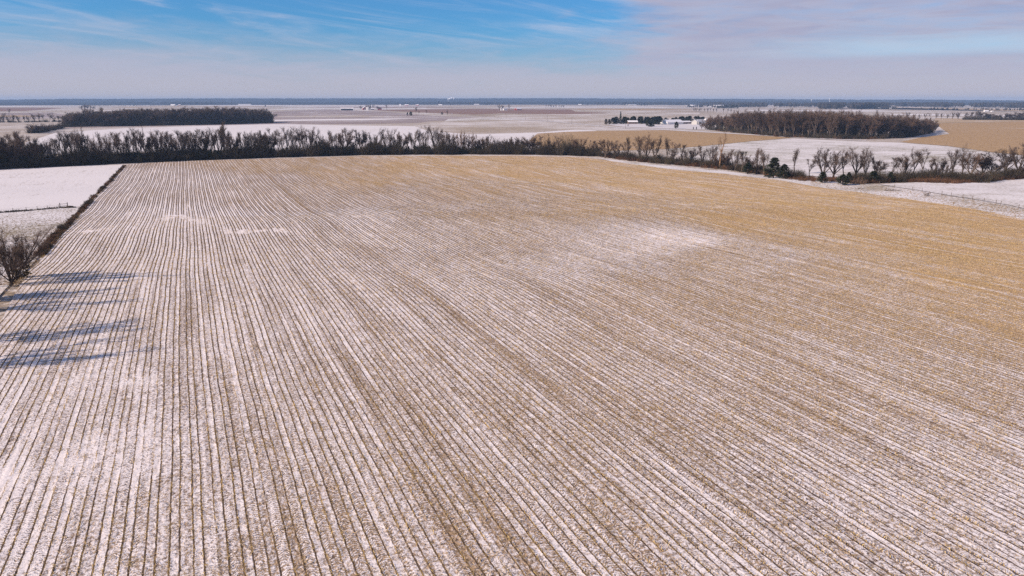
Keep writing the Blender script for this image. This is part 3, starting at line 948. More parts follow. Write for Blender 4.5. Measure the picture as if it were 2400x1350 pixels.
def make_treeline():
    x = -70.0
    keys = ['vase0', 'vase1', 'vase2', 'vase3', 'tall0', 'tall1', 'tall2', 'slim0', 'slim1', 'round0', 'round1', 'wide0']
    while x < 1265:
        key = rnd.choice(keys) if x < 1080 else rnd.choice(['round0', 'round1', 'round2', 'vase0', 'warm1', 'slim0'])
        base = lerp_line(FRONT, x) - rnd.uniform(1.5, 8.5)
        top = lerp_line(TOPS, x) + rnd.uniform(-3, 15)
        if rnd.random() < .22: top += rnd.uniform(6, 16)
        if not (1000 < x < 1032):
            P = ground(x, base)
            h = top_height(P, top)
            fam = key.rstrip('0123456789')
            size = 'short' if h < 13 else ('tall' if h > 18.5 else 'middling')
            plant(key, P, h, f'{size} {LOOK[fam]} bare tree of the tree line {section(x)}', 'bare trees of the long tree line', wide=rnd.uniform(.85, 1.15))
        x += rnd.uniform(7, 12.5)
    plant_px('wide1', 1018, 359, 280, 'tallest bare tree of the long tree line, spreading crown high above its neighbours', wide=.8)
    plant_px('tall1', 193, 378, 300, 'big dark double-limbed bare tree rising over the tree line near the snowy pasture', wide=1.1)
    plant_px('warm0', 528, 368, 292, 'pinkish-twigged tall bare tree above the tree line in front of the left wood')
    # the thick dark wedge at the left end
    for i in range(9):
        px = rnd.uniform(-90, 66); base = rnd.uniform(352, 385)
        plant_px(rnd.choice(['round0', 'round1', 'vase2', 'vase0']), px, base, 308 + rnd.uniform(0, 24), 'bare tree in the thick dark thicket at the left end of the tree line', 'bare trees of the left thicket')
    plant_px('round2', 44, 352, 304, 'dense dark round-topped tree standing over the thicket at the left end of the tree line', wide=1.1)


make_treeline()
BR = [source(brush_clump(400 + k, 3.6 + k * .5, 2.2)) for k in range(4)]
BRR = [source(brush_clump(420 + k, 2.2, 1.6, 40, 'brush_red')) for k in range(2)]
CED = [source(KIND['cedar0']['parts'][1][1]), source(KIND['cedar1']['parts'][1][1])]


def along_px(line, n, depth, jit=0.0, x0=None, x1=None):
    """points in a strip that starts at a line of the photograph and goes DEPTH metres away from it"""
    xs = NR.uniform(x0 if x0 is not None else line[0][0], x1 if x1 is not None else line[-1][0], n)
    P = []
    for x in xs:
        g = ground(x, lerp_line(line, x))
        u = Vector((g.x, g.y, 0)).normalized()
        q = g + u * (NR.random() ** 1.2 * depth) + Vector((NR.normal(0, .8), NR.normal(0, .8), 0))
        P.append((q.x, q.y, float(terrain(q.x, q.y)) - .05))
    return np.array(P)


def make_brush():
    fl = [(x, y - .6) for x, y in FRONT]
    P1 = along_px(fl, 1500, 24, x0=-130, x1=900)
    P2 = along_px(fl, 600, 17, x0=850, x1=1400)
    wl = [(-130, 398), (0, 390), (70, 372), (110, 352)]
    P3 = along_px(wl, 380, 60, x0=-130, x1=90)
    P = np.concatenate([P1, P2, P3])
    s = NR.uniform(.9, 1.6, len(P)) * (1 + .45 * np.sin(P[:, 0] / 9.0) * np.sin(P[:, 0] / 3.7 + 1)) * np.where(NR.random(len(P)) < .12, 1.5, 1)
    scatter('undergrowth', P, BR, scl=s, label='dark tangled brush at the foot of the long tree line')
    # dark evergreen bushes (cedar and honeysuckle) inside the brush are part of the tangle
    P = along_px(fl, 300, 16, x0=-130, x1=1130)
    scatter('evergreen_undergrowth', P, CED, scl=NR.uniform(.40, .72, len(P)), label='dark evergreen bushes filling the foot of the long tree line')
    Pr = along_px(fl, 500, 3.5, x0=-130, x1=1400)
    scatter('rough_grass', Pr, BRR, scl=NR.uniform(.22, .5, len(Pr)), label='low russet weeds along the front edge of the tree line')


make_brush()

# ------------------------------------------------------------------ trees along the creek, right of the middle
CREEK_BASE = [(1260, 362), (1400, 366), (1500, 379), (1600, 388), (1700, 397), (1800, 410), (1850, 418), (1950, 428), (2050, 429), (2150, 424), (2300, 428), (2350, 420), (2420, 418)]
CREEK = [  # key, x, base, top, width, label
    ('round2', 1248, 360, 312, 1.25, 'large dense round-topped dark tree at the right end of the thick tree line'),
    ('round0', 1290, 361, 326, .8, 'small bare tree just right of the dense round-topped dark tree'),
    ('slim0', 1312, 361, 326, .8, 'thin bare tree beside the small gap in the tree line'),
    ('warm2', 1355, 363, 323, 1.25, 'round brown bushy tree standing alone in front of the tan field'),
    ('slim1', 1388, 366, 336, .9, 'small slim tree right of the round brown bushy tree'),
    ('warm2', 1418, 370, 325, 1.1, 'bushy brown tree, first of the pair before the farm lane'),
    ('wide1', 1440, 371, 328, .7, 'open bare tree overlapping the bushy brown tree'),
    ('vase1', 1470, 374, 331, .9, 'low forked bare tree in front of the tan field'),
    ('vase3', 1500, 376, 326, .9, 'bare tree leading the clump below the evergreen farmyard'),
    ('warm1', 1515, 378, 323, .9, 'bare tree at the middle of the clump below the white barn'),
    ('vase0', 1532, 379, 326, .9, 'bare tree at the right of the clump below the white barn'),
    ('slim0', 1560, 381, 334, 1.0, 'narrow bare tree beside the creek clump, before the tan field'),
    ('tall0', 1580, 383, 338, .8, 'straight small tree just before the tan and grey fields meet'),
    ('slim1', 1597, 383, 345, .9, 'thin pale sapling under the edge of the grey field'),
    ('round1', 1622, 386, 347, .9, 'low bushy bare tree left of the dead tree'),
    ('vase2', 1645, 388, 346, .9, 'bare tree second left of the dead tree'),
    ('vase0', 1665, 390, 344, .9, 'crooked bare tree touching the dead tree'),
    ('dead0', 1686, 394, 314, .75, 'tall dead tree with a pale orange snag top above the creek'),
    ('round0', 1703, 396, 352, 1.0, 'dense bare tree directly right of the dead tree'),
    ('vase3', 1722, 400, 356, .9, 'bare tree with pale trunk, second right of the dead tree'),
    ('slim1', 1738, 403, 362, 1.0, 'pale slim trunk among the creek trees'),
    ('round2', 1752, 405, 360, .8, 'low bare tree behind the dark cedars of the creek'),
    ('vase1', 1772, 407, 358, .9, 'bare tree above the dark creek cedars'),
    ('tall2', 1790, 409, 357, .9, 'upright bare tree left of the big dark cedar'),
    ('slim0', 1862, 407, 354, 1.0, 'lone thin young tree standing against the snowy field'),
    ('slim1', 1897, 418, 376, 1.2, 'small thin tree left of the twin spreading trees'),
    ('wide0', 1928, 421, 348, .95, 'tall bare tree, left one of the twin spreading creek trees'),
    ('wide1', 1952, 420, 344, .95, 'tall rounded bare tree, right one of the twin spreading creek trees'),
    ('slim0', 1978, 418, 355, .9, 'slim tree in the gap between the spreading trees'),
    ('wide0', 2004, 418, 346, 1.05, 'dark broad bare tree, right of the gap by the dark cedar'),
    ('vase1', 2028, 420, 360, .9, 'bare tree leaning beside the dark broad tree'),
    ('round0', 2052, 420, 364, 1.0, 'rounded bare tree over the brushy creek bend'),
    ('slim1', 2090, 422, 372, 1.2, 'small twiggy tree growing out of a cedar bush'),
    ('vase0', 2118, 420, 355, .75, 'pale bare tree, left of the pair past the cedar bush'),
    ('slim0', 2134, 419, 353, .9, 'pale bare tree, right of the pair past the cedar bush'),
    ('slim1', 2158, 417, 360, 1.1, 'thin leaning pale tree over the russet brush'),
    ('slim0', 2180, 416, 372, 1.2, 'short sparse tree over the russet brush'),
    ('vase3', 2206, 416, 364, .8, 'sparse bare tree before the dense right clump'),
    ('tall0', 2232, 417, 350, .9, 'tall bare tree opening the dense right clump'),
    ('tall1', 2254, 418, 346, .9, 'tallest bare tree of the dense right clump'),
    ('vase2', 2276, 418, 352, .9, 'bare tree in the middle of the dense right clump'),
    ('round1', 2300, 417, 350, 1.4, 'thick twiggy round tree closing the dense right clump'),
    ('round2', 2322, 416, 362, 1.0, 'low bushy tree at the foot of the dense right clump'),
    ('wide1', 2354, 410, 340, 1.0, 'open wide-branching tree near the right edge of the snowy field'),
    ('wide0', 2386, 412, 338, .95, 'big dark forked tree at the right end of the creek trees'),
    ('vase3', 2424, 414, 340, .9, 'bare tree beyond the right end of the creek trees'),
]
for key, x, b, t, w, lab in CREEK:
    if x > 2040 and key.startswith('vase'):
        key = rnd.choice(['round0', 'round1', 'warm2', 'warm1'])
    plant_px(key, x, b, t - (7 if x < 1800 else 3), lab, 'trees along the creek', wide=w * 1.3)
for i in range(32):
    x = rnd.uniform(1330, 1800) if i < 18 else rnd.uniform(2060, 2420)
    b = lerp_line(CREEK_BASE, x) - rnd.uniform(1, 7)
    where = 'before the tan field' if x < 1560 else ('beside the dead tree' if x < 1810 else 'over the russet weeds at right')
    key = rnd.choice(['round0', 'round1', 'warm2', 'slim0', 'vase1'])
    plant_px(key, x, b, b - rnd.uniform(18, 34), f"small {LOOK[key.rstrip('0123456789')]} tree in the creek brush, {where}", 'small trees along the creek', wide=rnd.uniform(1.2, 1.7))
for key, x, b, t, w, lab in [
    ('cedar0', 1752, 408, 380, 2.2, 'low dark cedar under the bare creek trees'),
    ('cedar1', 1812, 417, 368, 2.1, 'big ragged dark cedar at the bend of the field edge'),
    ('cedar2', 1836, 419, 384, 2.0, 'dark cedar leaning out right of the big ragged cedar'),
    ('cedar0', 1927, 428, 402, 2.2, 'dark cedar bush at the foot of the twin spreading trees'),
    ('oval0', 1974, 434, 408, 1.6, 'square dark evergreen bush standing out on the snow before the creek'),
    ('cedar1', 1988, 428, 403, 1.7, 'dark cedar just behind the square evergreen bush'),
    ('cedar2', 2045, 428, 400, 2.2, 'dark cedar below the rounded bare tree at the creek bend'),
    ('cedar0', 2086, 427, 402, 1.5, 'small pointed cedar alone beside the open creek bank'),
]:
    plant_px(key, x, b, t, lab, 'cedars along the creek', wide=w)
P = ground(2012, 431)
o = obj('bare_shrub', brush_clump(461, 3.0, 2.2, 90, 'twig_warm'), loc=P, scale=(1.4, 1.4, 1.0))
tag(o, 'russet twiggy shrub on the snow right of the square evergreen bush', 'shrub')

P = np.concatenate([along_px(CREEK_BASE, 800, 18, x0=1330, x1=1880), along_px(CREEK_BASE, 620, 16, x0=1990, x1=2420)])
scatter('creek_undergrowth', P, BR[:2] + BRR, pid=NR.choice([0, 1, 2, 3], len(P), p=[.2, .2, .3, .3]), scl=NR.uniform(.6, 1.35, len(P)), label='brown brush along the creek below the bare trees')
P = np.concatenate([along_px([(1870, 424), (2060, 428)], 150, 16, x0=1860, x1=2060), along_px([(2080, 425), (2240, 430), (2320, 424), (2420, 417)], 380, 10)])
scatter('russet_weeds', P, BRR, scl=NR.uniform(.5, 1.0, len(P)), label='low russet weeds on the creek bank at the right')

# ------------------------------------------------------------------ the two woods beyond
def wood(front, back_m, tops, keys, n_front, n_back, label, groupname, massname, masslabel, wide=1.2):
    x0, x1 = front[0][0], front[-1][0]
    for i in range(n_front):
        x = x0 + (x1 - x0) * (i + rnd.uniform(.15, .85)) / n_front
        P = ground(x, lerp_line(front, x) - rnd.uniform(0, .8))
        fam_key = rnd.choice(keys)
        plant(fam_key, P, top_height(P, lerp_line(tops, x) + rnd.uniform(-4, 10)), f"{LOOK[fam_key.rstrip('0123456789')]} {label}, {('left end', 'left of its middle', 'right of its middle', 'right end')[int(3.99 * (x - x0) / (x1 - x0))]}", groupname, wide=wide * rnd.uniform(.9, 1.15))
    src = [source(KIND[k]['parts'][q][1]) for k in keys for q in (0, 1)]
    pts, pid, sc = [], [], []
    for i in range(n_back):
        x = rnd.uniform(x0, x1)
        g = ground(x, lerp_line(front, x))
        u = Vector((g.x, g.y, 0)).normalized()
        q = g + u * rnd.uniform(4, back_m)
        h = top_height(g, lerp_line(tops, x) + rnd.uniform(2, 10)) * rnd.uniform(.7, 1.12)
        k = rnd.randrange(len(keys))
        s = h / KIND[keys[k]]['H']
        for w in (0, 1):
            pts.append((q.x, q.y, float(terrain(q.x, q.y)))); pid.append(2 * k + w); sc.append((s * wide, s * wide, s))
    scatter(massname, pts, src, pid=pid, scl=sc, rotz=np.repeat(NR.random(n_back) * 6.283, 2), label=masslabel)


wood([(149, 297.5), (250, 296.5), (400, 294), (520, 291.5), (640, 288.3)], 75, [(149, 274), (165, 262), (190, 257), (300, 255.5), (430, 251.5), (520, 250), (600, 251), (630, 254), (640, 262)],
     ['tall0', 'vase1', 'round2', 'vase3'], 20, 540, 'dark tree at the front of the left wood', 'front trees of the left wood', 'woodland', 'dark bare wood behind the snowy field at left', 1.45)
wood([(1655, 303), (1720, 310), (1830, 321), (1950, 325), (2050, 325.5), (2120, 322.5), (2165, 317), (2194, 308)], 70, [(1655, 275), (1700, 268), (1740, 262), (1900, 262), (2040, 266), (2130, 274), (2170, 278), (2194, 288)],
     ['warm0', 'warm1', 'tall2', 'warm2'], 22, 590, 'brown tree at the front of the right wood', 'front trees of the right wood', 'woodland', 'brown bare wood behind the right wood edge', 1.3)
P = along_px([(1655, 304), (1720, 311), (1830, 322), (1950, 326), (2050, 326.5), (2120, 323.5), (2190, 311)], 420, 40)
scatter('woodland_undergrowth', P, BR + BRR, scl=NR.uniform(.8, 1.7, len(P)), label='russet brush at the foot of the right wood')
P = along_px([(149, 298), (400, 294.5), (640, 288.6)], 520, 60)
scatter('woodland_undergrowth', P, BR, scl=NR.uniform(1.0, 2.0, len(P)), label='dark brush at the foot of the left wood')

# ------------------------------------------------------------------ smaller rows and single trees on the plain
FAR_TREES = []


def row_tree(key, px, base, top, label, group=None, wide=1.0):
    """the smallest trees of the view, past the number that is kept one by one"""
    P = ground(px, base)
    FAR_TREES.append((key, P, top_height(P, top), wide))


for i, x in enumerate([0, 9, 20, 31, 44, 57, 68, 82, 93, 103, 116, 128, 138, 146]):
    row_tree(rnd.choice(['vase0', 'slim0', 'vase2', 'tall1']), x, 287 - x * .012, 267 + rnd.uniform(-3, 5), 'thin bare tree in the hedgerow left of the dark wood', 'hedgerow trees left of the dark wood', wide=1.5)
for x, b, t, k in [(73, 313, 291, 'vase1'), (84, 312, 289, 'round0'), (95, 311, 289, 'round1'), (106, 309, 289, 'vase2'), (117, 308, 290, 'round2'), (124, 306, 293, 'slim0'), (138, 303, 289, 'round0')]:
    plant_px(k, x, b, t, 'bare tree in the grey clump left of the dark wood', 'trees of the grey clump left of the dark wood', wide=2.3)
for x, b, t, k in [(192, 258, 246, 'round1'), (199, 258, 243, 'vase0'), (206, 257, 244, 'round0'), (213, 257, 245, 'tall1'), (220, 257, 247, 'round2')]:
    plant_px(k, x, b, t, 'hazy bare tree in the clump standing above the left wood', 'trees of the clump above the left wood', wide=1.5)
plant_px('slim1', 22, 272, 255, 'lone thin bare tree on the plain at far left')
for key, x, b, t, w, lab in [
    ('cedar0', 955, 271, 262.5, 1.2, 'small dark cedar, left of the pair in the grey field'), ('oval0', 963, 271.5, 261, 1.0, 'dark round evergreen, right of the pair in the grey field'),
    ('slim0', 975, 270.5, 251, 1.0, 'tall thin tree just right of the dark evergreen pair in the grey field'), ('slim1', 982, 270, 260, 1.2, 'small bare tree by the tall thin tree in the grey field'),
    ('slim1', 1000, 270, 257.5, .8, 'solitary thin tree between the dark evergreens in the open field'), ('cedar2', 1036, 268.5, 262.5, 2.2, 'flat-topped dark evergreen beside the field track'),
    ('vase3', 1049, 270, 257, .9, 'bare tree right of the flat-topped evergreen'),
    ('round1', 846, 257, 246, 1.2, 'round bare tree left of the red barn with silos'), ('cedar1', 868, 257, 245, 1.1, 'dark evergreen right of the white silos'), ('round0', 861, 255, 243.5, 1.2, 'bare tree behind the red barn with silos'),
    ('vase0', 875, 257, 245, 1.2, 'bare tree right of the dark farm evergreen'), ('round2', 884, 257, 246, 1.2, 'round bare tree by the small red shed'), ('tall0', 906, 257.5, 244, .9, 'lone tree right of the small red shed'),
    ('vase2', 1171, 258, 243.5, 1.2, 'bare tree left of the white farmhouse'), ('round1', 1178, 257, 245, 1.1, 'bare tree behind the white farmhouse'), ('vase1', 1193, 257, 244, 1.1, 'bare tree right of the white farmhouse'),
    ('oval0', 622, 250, 246, 1.2, 'tiny dark round tree alone on the far plain'),
]:
    plant_px(key, x, b, t, lab, wide=w)
for x in [1280, 1286, 1291, 1298, 1303, 1310, 1316, 1321]:
    row_tree(rnd.choice(['vase0', 'tall1', 'round0']), x, 252.5, 244.5 + rnd.uniform(-.5, 2), 'bare tree in the short far row right of the red-roofed barn', 'trees of the short far row', wide=1.1)
for x in [1627, 1632, 1638, 1643, 1651, 1659, 1665, 1672, 1679, 1695, 1705, 1713]:
    row_tree(rnd.choice(['slim0', 'vase0', 'tall1']), x, 262.5 + (x - 1627) * .03, 252 + rnd.uniform(-1, 4), 'thin bare tree in the sparse row behind the right wood', 'trees of the sparse row', wide=1.2)
for x in list(range(2128, 2250, 13)) + [2246]:
    row_tree(rnd.choice(['slim0', 'vase0', 'vase3', 'round0']), x, 277.5 + (x - 2128) * .012, 263 + rnd.uniform(-1, 5), 'bare tree in the open hedgerow beyond the tan field at right', 'hedgerow trees at right', wide=1.5)
for i in range(13):
    row_tree(rnd.choice(['round0', 'round1', 'vase1']), 2264 + i * 12.5, 280.5 + i * .1, 262 + rnd.uniform(-2, 4), 'bare tree in the grey copse beyond the tan field at far right', 'copse trees at far right', wide=2.4)
keys = sorted({q[0] for q in FAR_TREES})
far_src = [source(KIND[k]['parts'][q][1]) for k in keys for q in (0, 1)]
fp, fi, fs = [], [], []
for k, P, h, w in FAR_TREES:
    for q in (0, 1):
        fp.append(tuple(P)); fi.append(2 * keys.index(k) + q); sc_ = h / KIND[k]['H']; fs.append((sc_ * w, sc_ * w, sc_))
scatter('far_row_trees', fp, far_src, pid=fi, scl=fs, rotz=np.repeat(NR.random(len(FAR_TREES)) * 6.283, 2), label='small bare trees in the hedgerows and rows on the far plain')
# near corner farm: trees between the houses
for key, x, b, t, w, lab in [
    ('round0', 1644, 303, 284, 1.3, 'dark twiggy tree in front of the pale farmhouses'), ('round2', 1654, 304, 283, 1.2, 'second dark twiggy tree in front of the pale farmhouses'),
    ('wide0', 1682, 302, 268, .9, 'large open bare tree left of the right wood'), ('warm0', 1700, 304, 270, 1.0, 'brown bare tree beside the house at the wood'), ('cedar1', 1688, 305, 281, 1.3, 'tall brown-green cedar among the trees by the wood'),
    ('slim0', 1666, 305, 280, 1.0, 'thin bare tree right of the silo'), ('round1', 1472, 297, 290, 1.0, 'small bare shrub tree before the house with snowy roof')]:
    plant_px(key, x, b, t, lab, wide=w)

# farm evergreens
WB = [(1437, 291, 275), (1444, 291, 273), (1461, 291, 272.5), (1471, 290, 275), (1479, 290, 273.5), (1488, 290, 274), (1497, 290, 272.5), (1504, 291, 275), (1512, 291, 273), (1521, 291, 275), (1529, 291, 273.5), (1537, 291, 273),
      (1541, 292, 272), (1549, 287, 276), (1557, 286, 277), (1565, 286, 278), (1576, 285, 276), (1584, 285, 274), (1594, 285, 273), (1602, 286, 272.5), (1609, 287, 273), (1616, 288, 271), (1630, 285, 272), (1637, 286, 273), (1644, 287, 274)]
WB += [(x + rnd.uniform(3, 6), b - 1.2, t - rnd.uniform(-1, 2.5)) for x, b, t in WB[::2]]
for i, (x, b, t) in enumerate(WB):
    side = 'left of the farmhouse roof' if x < 1465 else 'behind the snowy farmhouse roof' if x < 1500 else 'between farmhouse and white barn' if x < 1546 else 'behind the white barn' if x < 1612 else 'behind the pale farmhouses'
    side += ', front row' if i < 25 else ', back row'
    plant_px(rnd.choice(['spruce1', 'cedar0', 'cedar1', 'cedar2']), x, b, t, f'dark evergreen of the farm windbreak, {side}', 'windbreak evergreens of the farm', wide=2.7)
for key, x, b, t, w, lab in [
    ('spruce0', 1454, 291, 259.5, .85, 'tallest pointed spruce of the farm windbreak'), ('bronze0', 1420, 292, 278, 1.3, 'brownish evergreen at the left end of the farm windbreak'), ('bronze0', 1428, 292, 279, 1.3, 'second brownish evergreen from the left end of the windbreak'),
    ('oval0', 1520, 297.5, 279, 1.15, 'broad dark evergreen standing forward left of the white barn'), ('oval0', 1529, 297.5, 280, 1.1, 'dark evergreen touching the broad one left of the white barn'),
    ('oval0', 1585, 301.5, 284.5, .85, 'dark egg-shaped evergreen in front of the white barn'), ('cedar0', 1625, 303.5, 297, 1.0, 'small dark conical shrub, left of two near the twiggy trees'), ('cedar2', 1632, 303.8, 296.5, .9, 'small dark conical shrub, right of two near the twiggy trees')]:
    plant_px(key, x, b, t, lab, wide=w)

# ------------------------------------------------------------------ the near trees at the left edge
plant_px('near0', 26, 667, 524, 'many-stemmed bare tree at the left edge beside the stubble rows', rz=.6, wide=1.45)
plant_px('near1', 40, 657, 545, 'smaller bare tree behind the many-stemmed tree at the left edge', rz=2.0, wide=1.25)
plant_px('bronze0', 50, 650, 577, 'dark cedar right of the bare tree at the left edge', wide=.95)
plant_px('near1', -8, 672, 600, 'low twiggy shrub cut by the left edge below the bare tree', name='bare_shrub', wide=.9)
# their neighbours along the field edge, just outside the picture: they throw the streaks of shade on the rows
for key, x, b, h, w in [('oval0', -86, 705, 6.5, .9), ('near0', -105, 708, 10.5, 1.1), ('vase2', -130, 735, 12, 1.4), ('vase1', -240, 815, 14, 1.3), ('vase0', -310, 880, 13, 1.3)]:
    P = ground(x, b)
    plant(key, P, h, 'tree of the field edge just outside the picture', 'field edge trees outside the picture', wide=w)

# hedge of weeds along the left field edge
HED = [(104, 599), (126, 573), (150, 544.5), (178, 513), (205, 484), (228, 458.5), (252, 434), (276, 409), (296, 389)]
P = []
for i in range(1000):
    t = rnd.random() * (len(HED) - 1); k = int(t); f = t - k
    px = HED[k][0] + (HED[k + 1][0] - HED[k][0]) * f; py = HED[k][1] + (HED[k + 1][1] - HED[k][1]) * f
    g = ground(px, py); off = -rnd.random() * (2.0 if t < 2.5 else 1.1) - .1
    P.append((g.x + PX_ * off, g.y + PY_ * off, 0))
P = np.array(P); P[:, 2] = terrain(P[:, 0], P[:, 1]) - .03
TU = [source(tuft(480 + k, .8)) for k in range(3)] + [source(brush_clump(490, 1.5, 1.0, 34, 'brush')), source(brush_clump(491, 1.2, .9, 30, 'brush_red'))]
scatter('fencerow_weeds', P, TU, pid=NR.choice(5, len(P), p=[.2, .2, .2, .12, .28]), scl=NR.uniform(.4, 1.05, len(P)), label='brown weeds and brush along the left edge of the stubble field')
for i, (x, b, h) in enumerate([(212, 474, 1.9), (236, 449, 1.7), (244, 441, 1.6), (262, 424, 1.6)]):
    o = obj('bare_shrub', brush_clump(500 + i, h, 1.3, 60, 'brush'), loc=ground(x, b))
    tag(o, ['grey shrub beside the pasture gate on the weedy field edge', 'rounded grey shrub past the gate, second up the weedy edge', 'grey shrub touching the rounded one up the weedy edge', 'farthest grey shrub up the weedy field edge'][i], 'shrub')
P = [tuple(ground(x, np.interp(x, [-60, 0, 62, 138, 186], [503.2, 498.6, 494.2, 487.8, 485.6]) + rnd.uniform(-.5, .5))) for x in NR.uniform(-60, 186, 170)]
scatter('fence_weeds', P, [source(brush_clump(550, 1.0, .8, 26, 'brush')), source(tuft(551, .7))], scl=NR.uniform(.45, 1.0, len(P)), label='dark weeds along the wire fence between the two left pastures')
# grass tips in the lower pasture, weeds on the bank
P = []
while len(P) < 5200:
    px, py = rnd.uniform(-60, 190), rnd.uniform(490, 668)
    if px < 188 - max(0, py - 486) * .86 - 6 + (20 if py > 600 else 0) and py > 499 - max(0, px) * .062:
        g = ground(px, py); P.append(tuple(g))
G3 = [source(tuft(510 + k, .16, 14, 'grass', .16)) for k in range(3)]
scatter('grass_tips', P, G3, scl=NR.uniform(.7, 1.5, len(P)), label='dry grass tips through the snow of the lower left pasture')
P = []
while len(P) < 2600:
    px = rnd.uniform(1900, 2420)
    lo = np.interp(px, [1900, 2000, 2150, 2280, 2420], [434, 449, 470, 490, 519]); hi = np.interp(px, [1900, 2060, 2150, 2300, 2420], [425, 434, 447, 471, 495])
    g = ground(px, rnd.uniform(hi, lo)); P.append(tuple(g))
scatter('bank_grass', P, G3, scl=NR.uniform(.8, 2.0, len(P)), label='dry grass tips on the snowy strip beside the fence at right')
for i, (x, b, s) in enumerate([(2016, 443, 1.0), (2092, 447, 1.5)]):
    o = obj('fallen_branch_heap', brush_clump(530 + i, 1.6, 1.6, 46, 'wood'), loc=ground(x, b), scale=(1.5 * s, 1.2 * s, .32 * s))
    tag(o, ['small heap of dead branches on the snowy bank, left one', 'larger heap of dead branches on the snowy bank, near the fence'][i], 'brush heap')
o = obj('bare_shrub', brush_clump(540, 2.2, 2.2, 26, 'bark'), loc=ground(2172, 460))
tag(o, 'sprawling bare shrub beside the fence on the snowy bank', 'shrub')

# ------------------------------------------------------------------ fences, gate, poles
def bar(T, a, b, r, n=4):
    T.tube([Vector(a), Vector(b)], [r, r], n, .785)


def fence(name, label, pts, post_h, wires):
    G0 = ground(*pts[0])
    root = bpy.data.objects.new(name, None); COL.objects.link(root); root.location = G0
    tag(root, label, 'fence')
    T = Tubes(); T.tube([Vector((0, 0, -.3)), Vector((0, 0, post_h)), Vector((0, 0, post_h + .03))], [.075, .07, .03], 6)
    pm = T.mesh('post', M['wood'])
    tops = []
    for p in pts:
        g = ground(*p) - G0
        obj('post', pm, root, loc=g, rot=(rnd.gauss(0, .05), rnd.gauss(0, .05), rnd.random()))
        tops.append(g)
    for h in wires:
        T = Tubes()
        for a, b in zip(tops[:-1], tops[1:]):
            mid = (a + b) / 2
            mid.z = float(terrain(mid.x + G0.x, mid.y + G0.y)) - G0.z
            T.tube([a + Vector((0, 0, h)), mid + Vector((0, 0, h - .03)), b + Vector((0, 0, h))], [.012] * 3, 3)
        obj('wire', T.mesh('wire', M['wire']), root)
    return root


fence('wire_fence', 'wire fence on leaning wooden posts along the snowy strip at right', [(2060, 433), (2096, 440), (2138, 446.5), (2161, 450), (2207, 457), (2229, 460.5), (2256, 465), (2279, 469), (2306, 474), (2334, 479), (2345, 481), (2387, 489), (2425, 497), (2470, 507)], 1.35, [.45, .85, 1.2])
fence('wire_fence', 'low wire fence between the two snowy pastures at left', [(-60, 503), (-20, 500.5), (31, 496.5), (62, 494), (88, 492), (112, 490), (138, 487.5)], 1.2, [.5, .9, 1.1])
G0 = ground(141, 487); G1 = ground(159, 485.7)
root = bpy.data.objects.new('timber_gate', None); COL.objects.link(root); root.location = G0
tag(root, 'timber brace panel with two posts and a rail at the end of the pasture fence', 'gate')
dv = G1 - G0
for q in (Vector((0, 0, 0)), dv):
    T = Tubes(); bar(T, (0, 0, -.3), (0, 0, 1.6), .12, 6); obj('post', T.mesh('post', M['wood']), root, loc=q)
for h in (.55, 1.2):
    T = Tubes(); bar(T, (0, 0, h), dv + Vector((0, 0, h)), .06, 4); obj('rail', T.mesh('rail', M['wood']), root)
# fallen log by the gate
T = Tubes(); T.tube([Vector((-1.6, 0, .2)), Vector((0, .1, .26)), Vector((1.7, -.1, .2))], [.16, .2, .13], 6)
tag(obj('fallen_log', T.mesh('fallen_log', M['bark']), loc=ground(165, 485.2), rot=(0, 0, -.35)), 'dark fallen log beside the timber brace panel', 'log')

T = Tubes(); T.tube([Vector((0, 0, -.5)), Vector((0, 0, 9.6))], [.17, .12], 6); pole_m = T.mesh('pole', M['wood'])
T = Tubes(); bar(T, (-1.1, 0, 9.1), (1.1, 0, 9.1), .07); arm_m = T.mesh('crossarm', M['wood'])
POLES = [(1130, 276.5), (1186, 279), (1232, 282), (1283, 285.5), (1340, 290.5), (1406, 297.5), (1466, 301.5)]
for i, p in enumerate(POLES):
    root = bpy.data.objects.new('utility_pole', None); COL.objects.link(root); root.location = ground(*p); root.rotation_euler = (0, 0, .35)
    obj('pole', pole_m, root); obj('crossarm', arm_m, root)
    tag(root, ['smallest utility pole by the track, farthest along the lane', 'utility pole second from the far end of the lane', 'utility pole below the red-roofed barn along the lane', 'utility pole by the lane before the short far tree row', 'utility pole by the lane midway to the farm', 'utility pole by the lane next to the farm windbreak', 'nearest utility pole along the lane, before the farmyard'][i], 'utility pole', 'utility poles along the lane')

# ------------------------------------------------------------------ buildings
def prism(bm, pts, depth_v):
    a = [bm.verts.new(p) for p in pts]; b = [bm.verts.new(Vector(p) + depth_v) for p in pts]
    n = len(pts)
    bm.faces.new(a[::-1]); bm.faces.new(b)
    for k in range(n):
        bm.faces.new((a[k], a[(k + 1) % n], b[(k + 1) % n], b[k]))


def bm_mesh(name, bm, mat):
    bmesh.ops.recalc_face_normals(bm, faces=bm.faces[:])
    me = bpy.data.meshes.new(name); bm.to_mesh(me); bm.free(); me.materials.append(mat)
    return me


def box_bm(x0, x1, y0, y1, z0, z1):
    bm = bmesh.new()
    prism(bm, [(x0, y0, z0), (x1, y0, z0), (x1, y1, z0), (x0, y1, z0)], Vector((0, 0, z1 - z0)))
    return bm


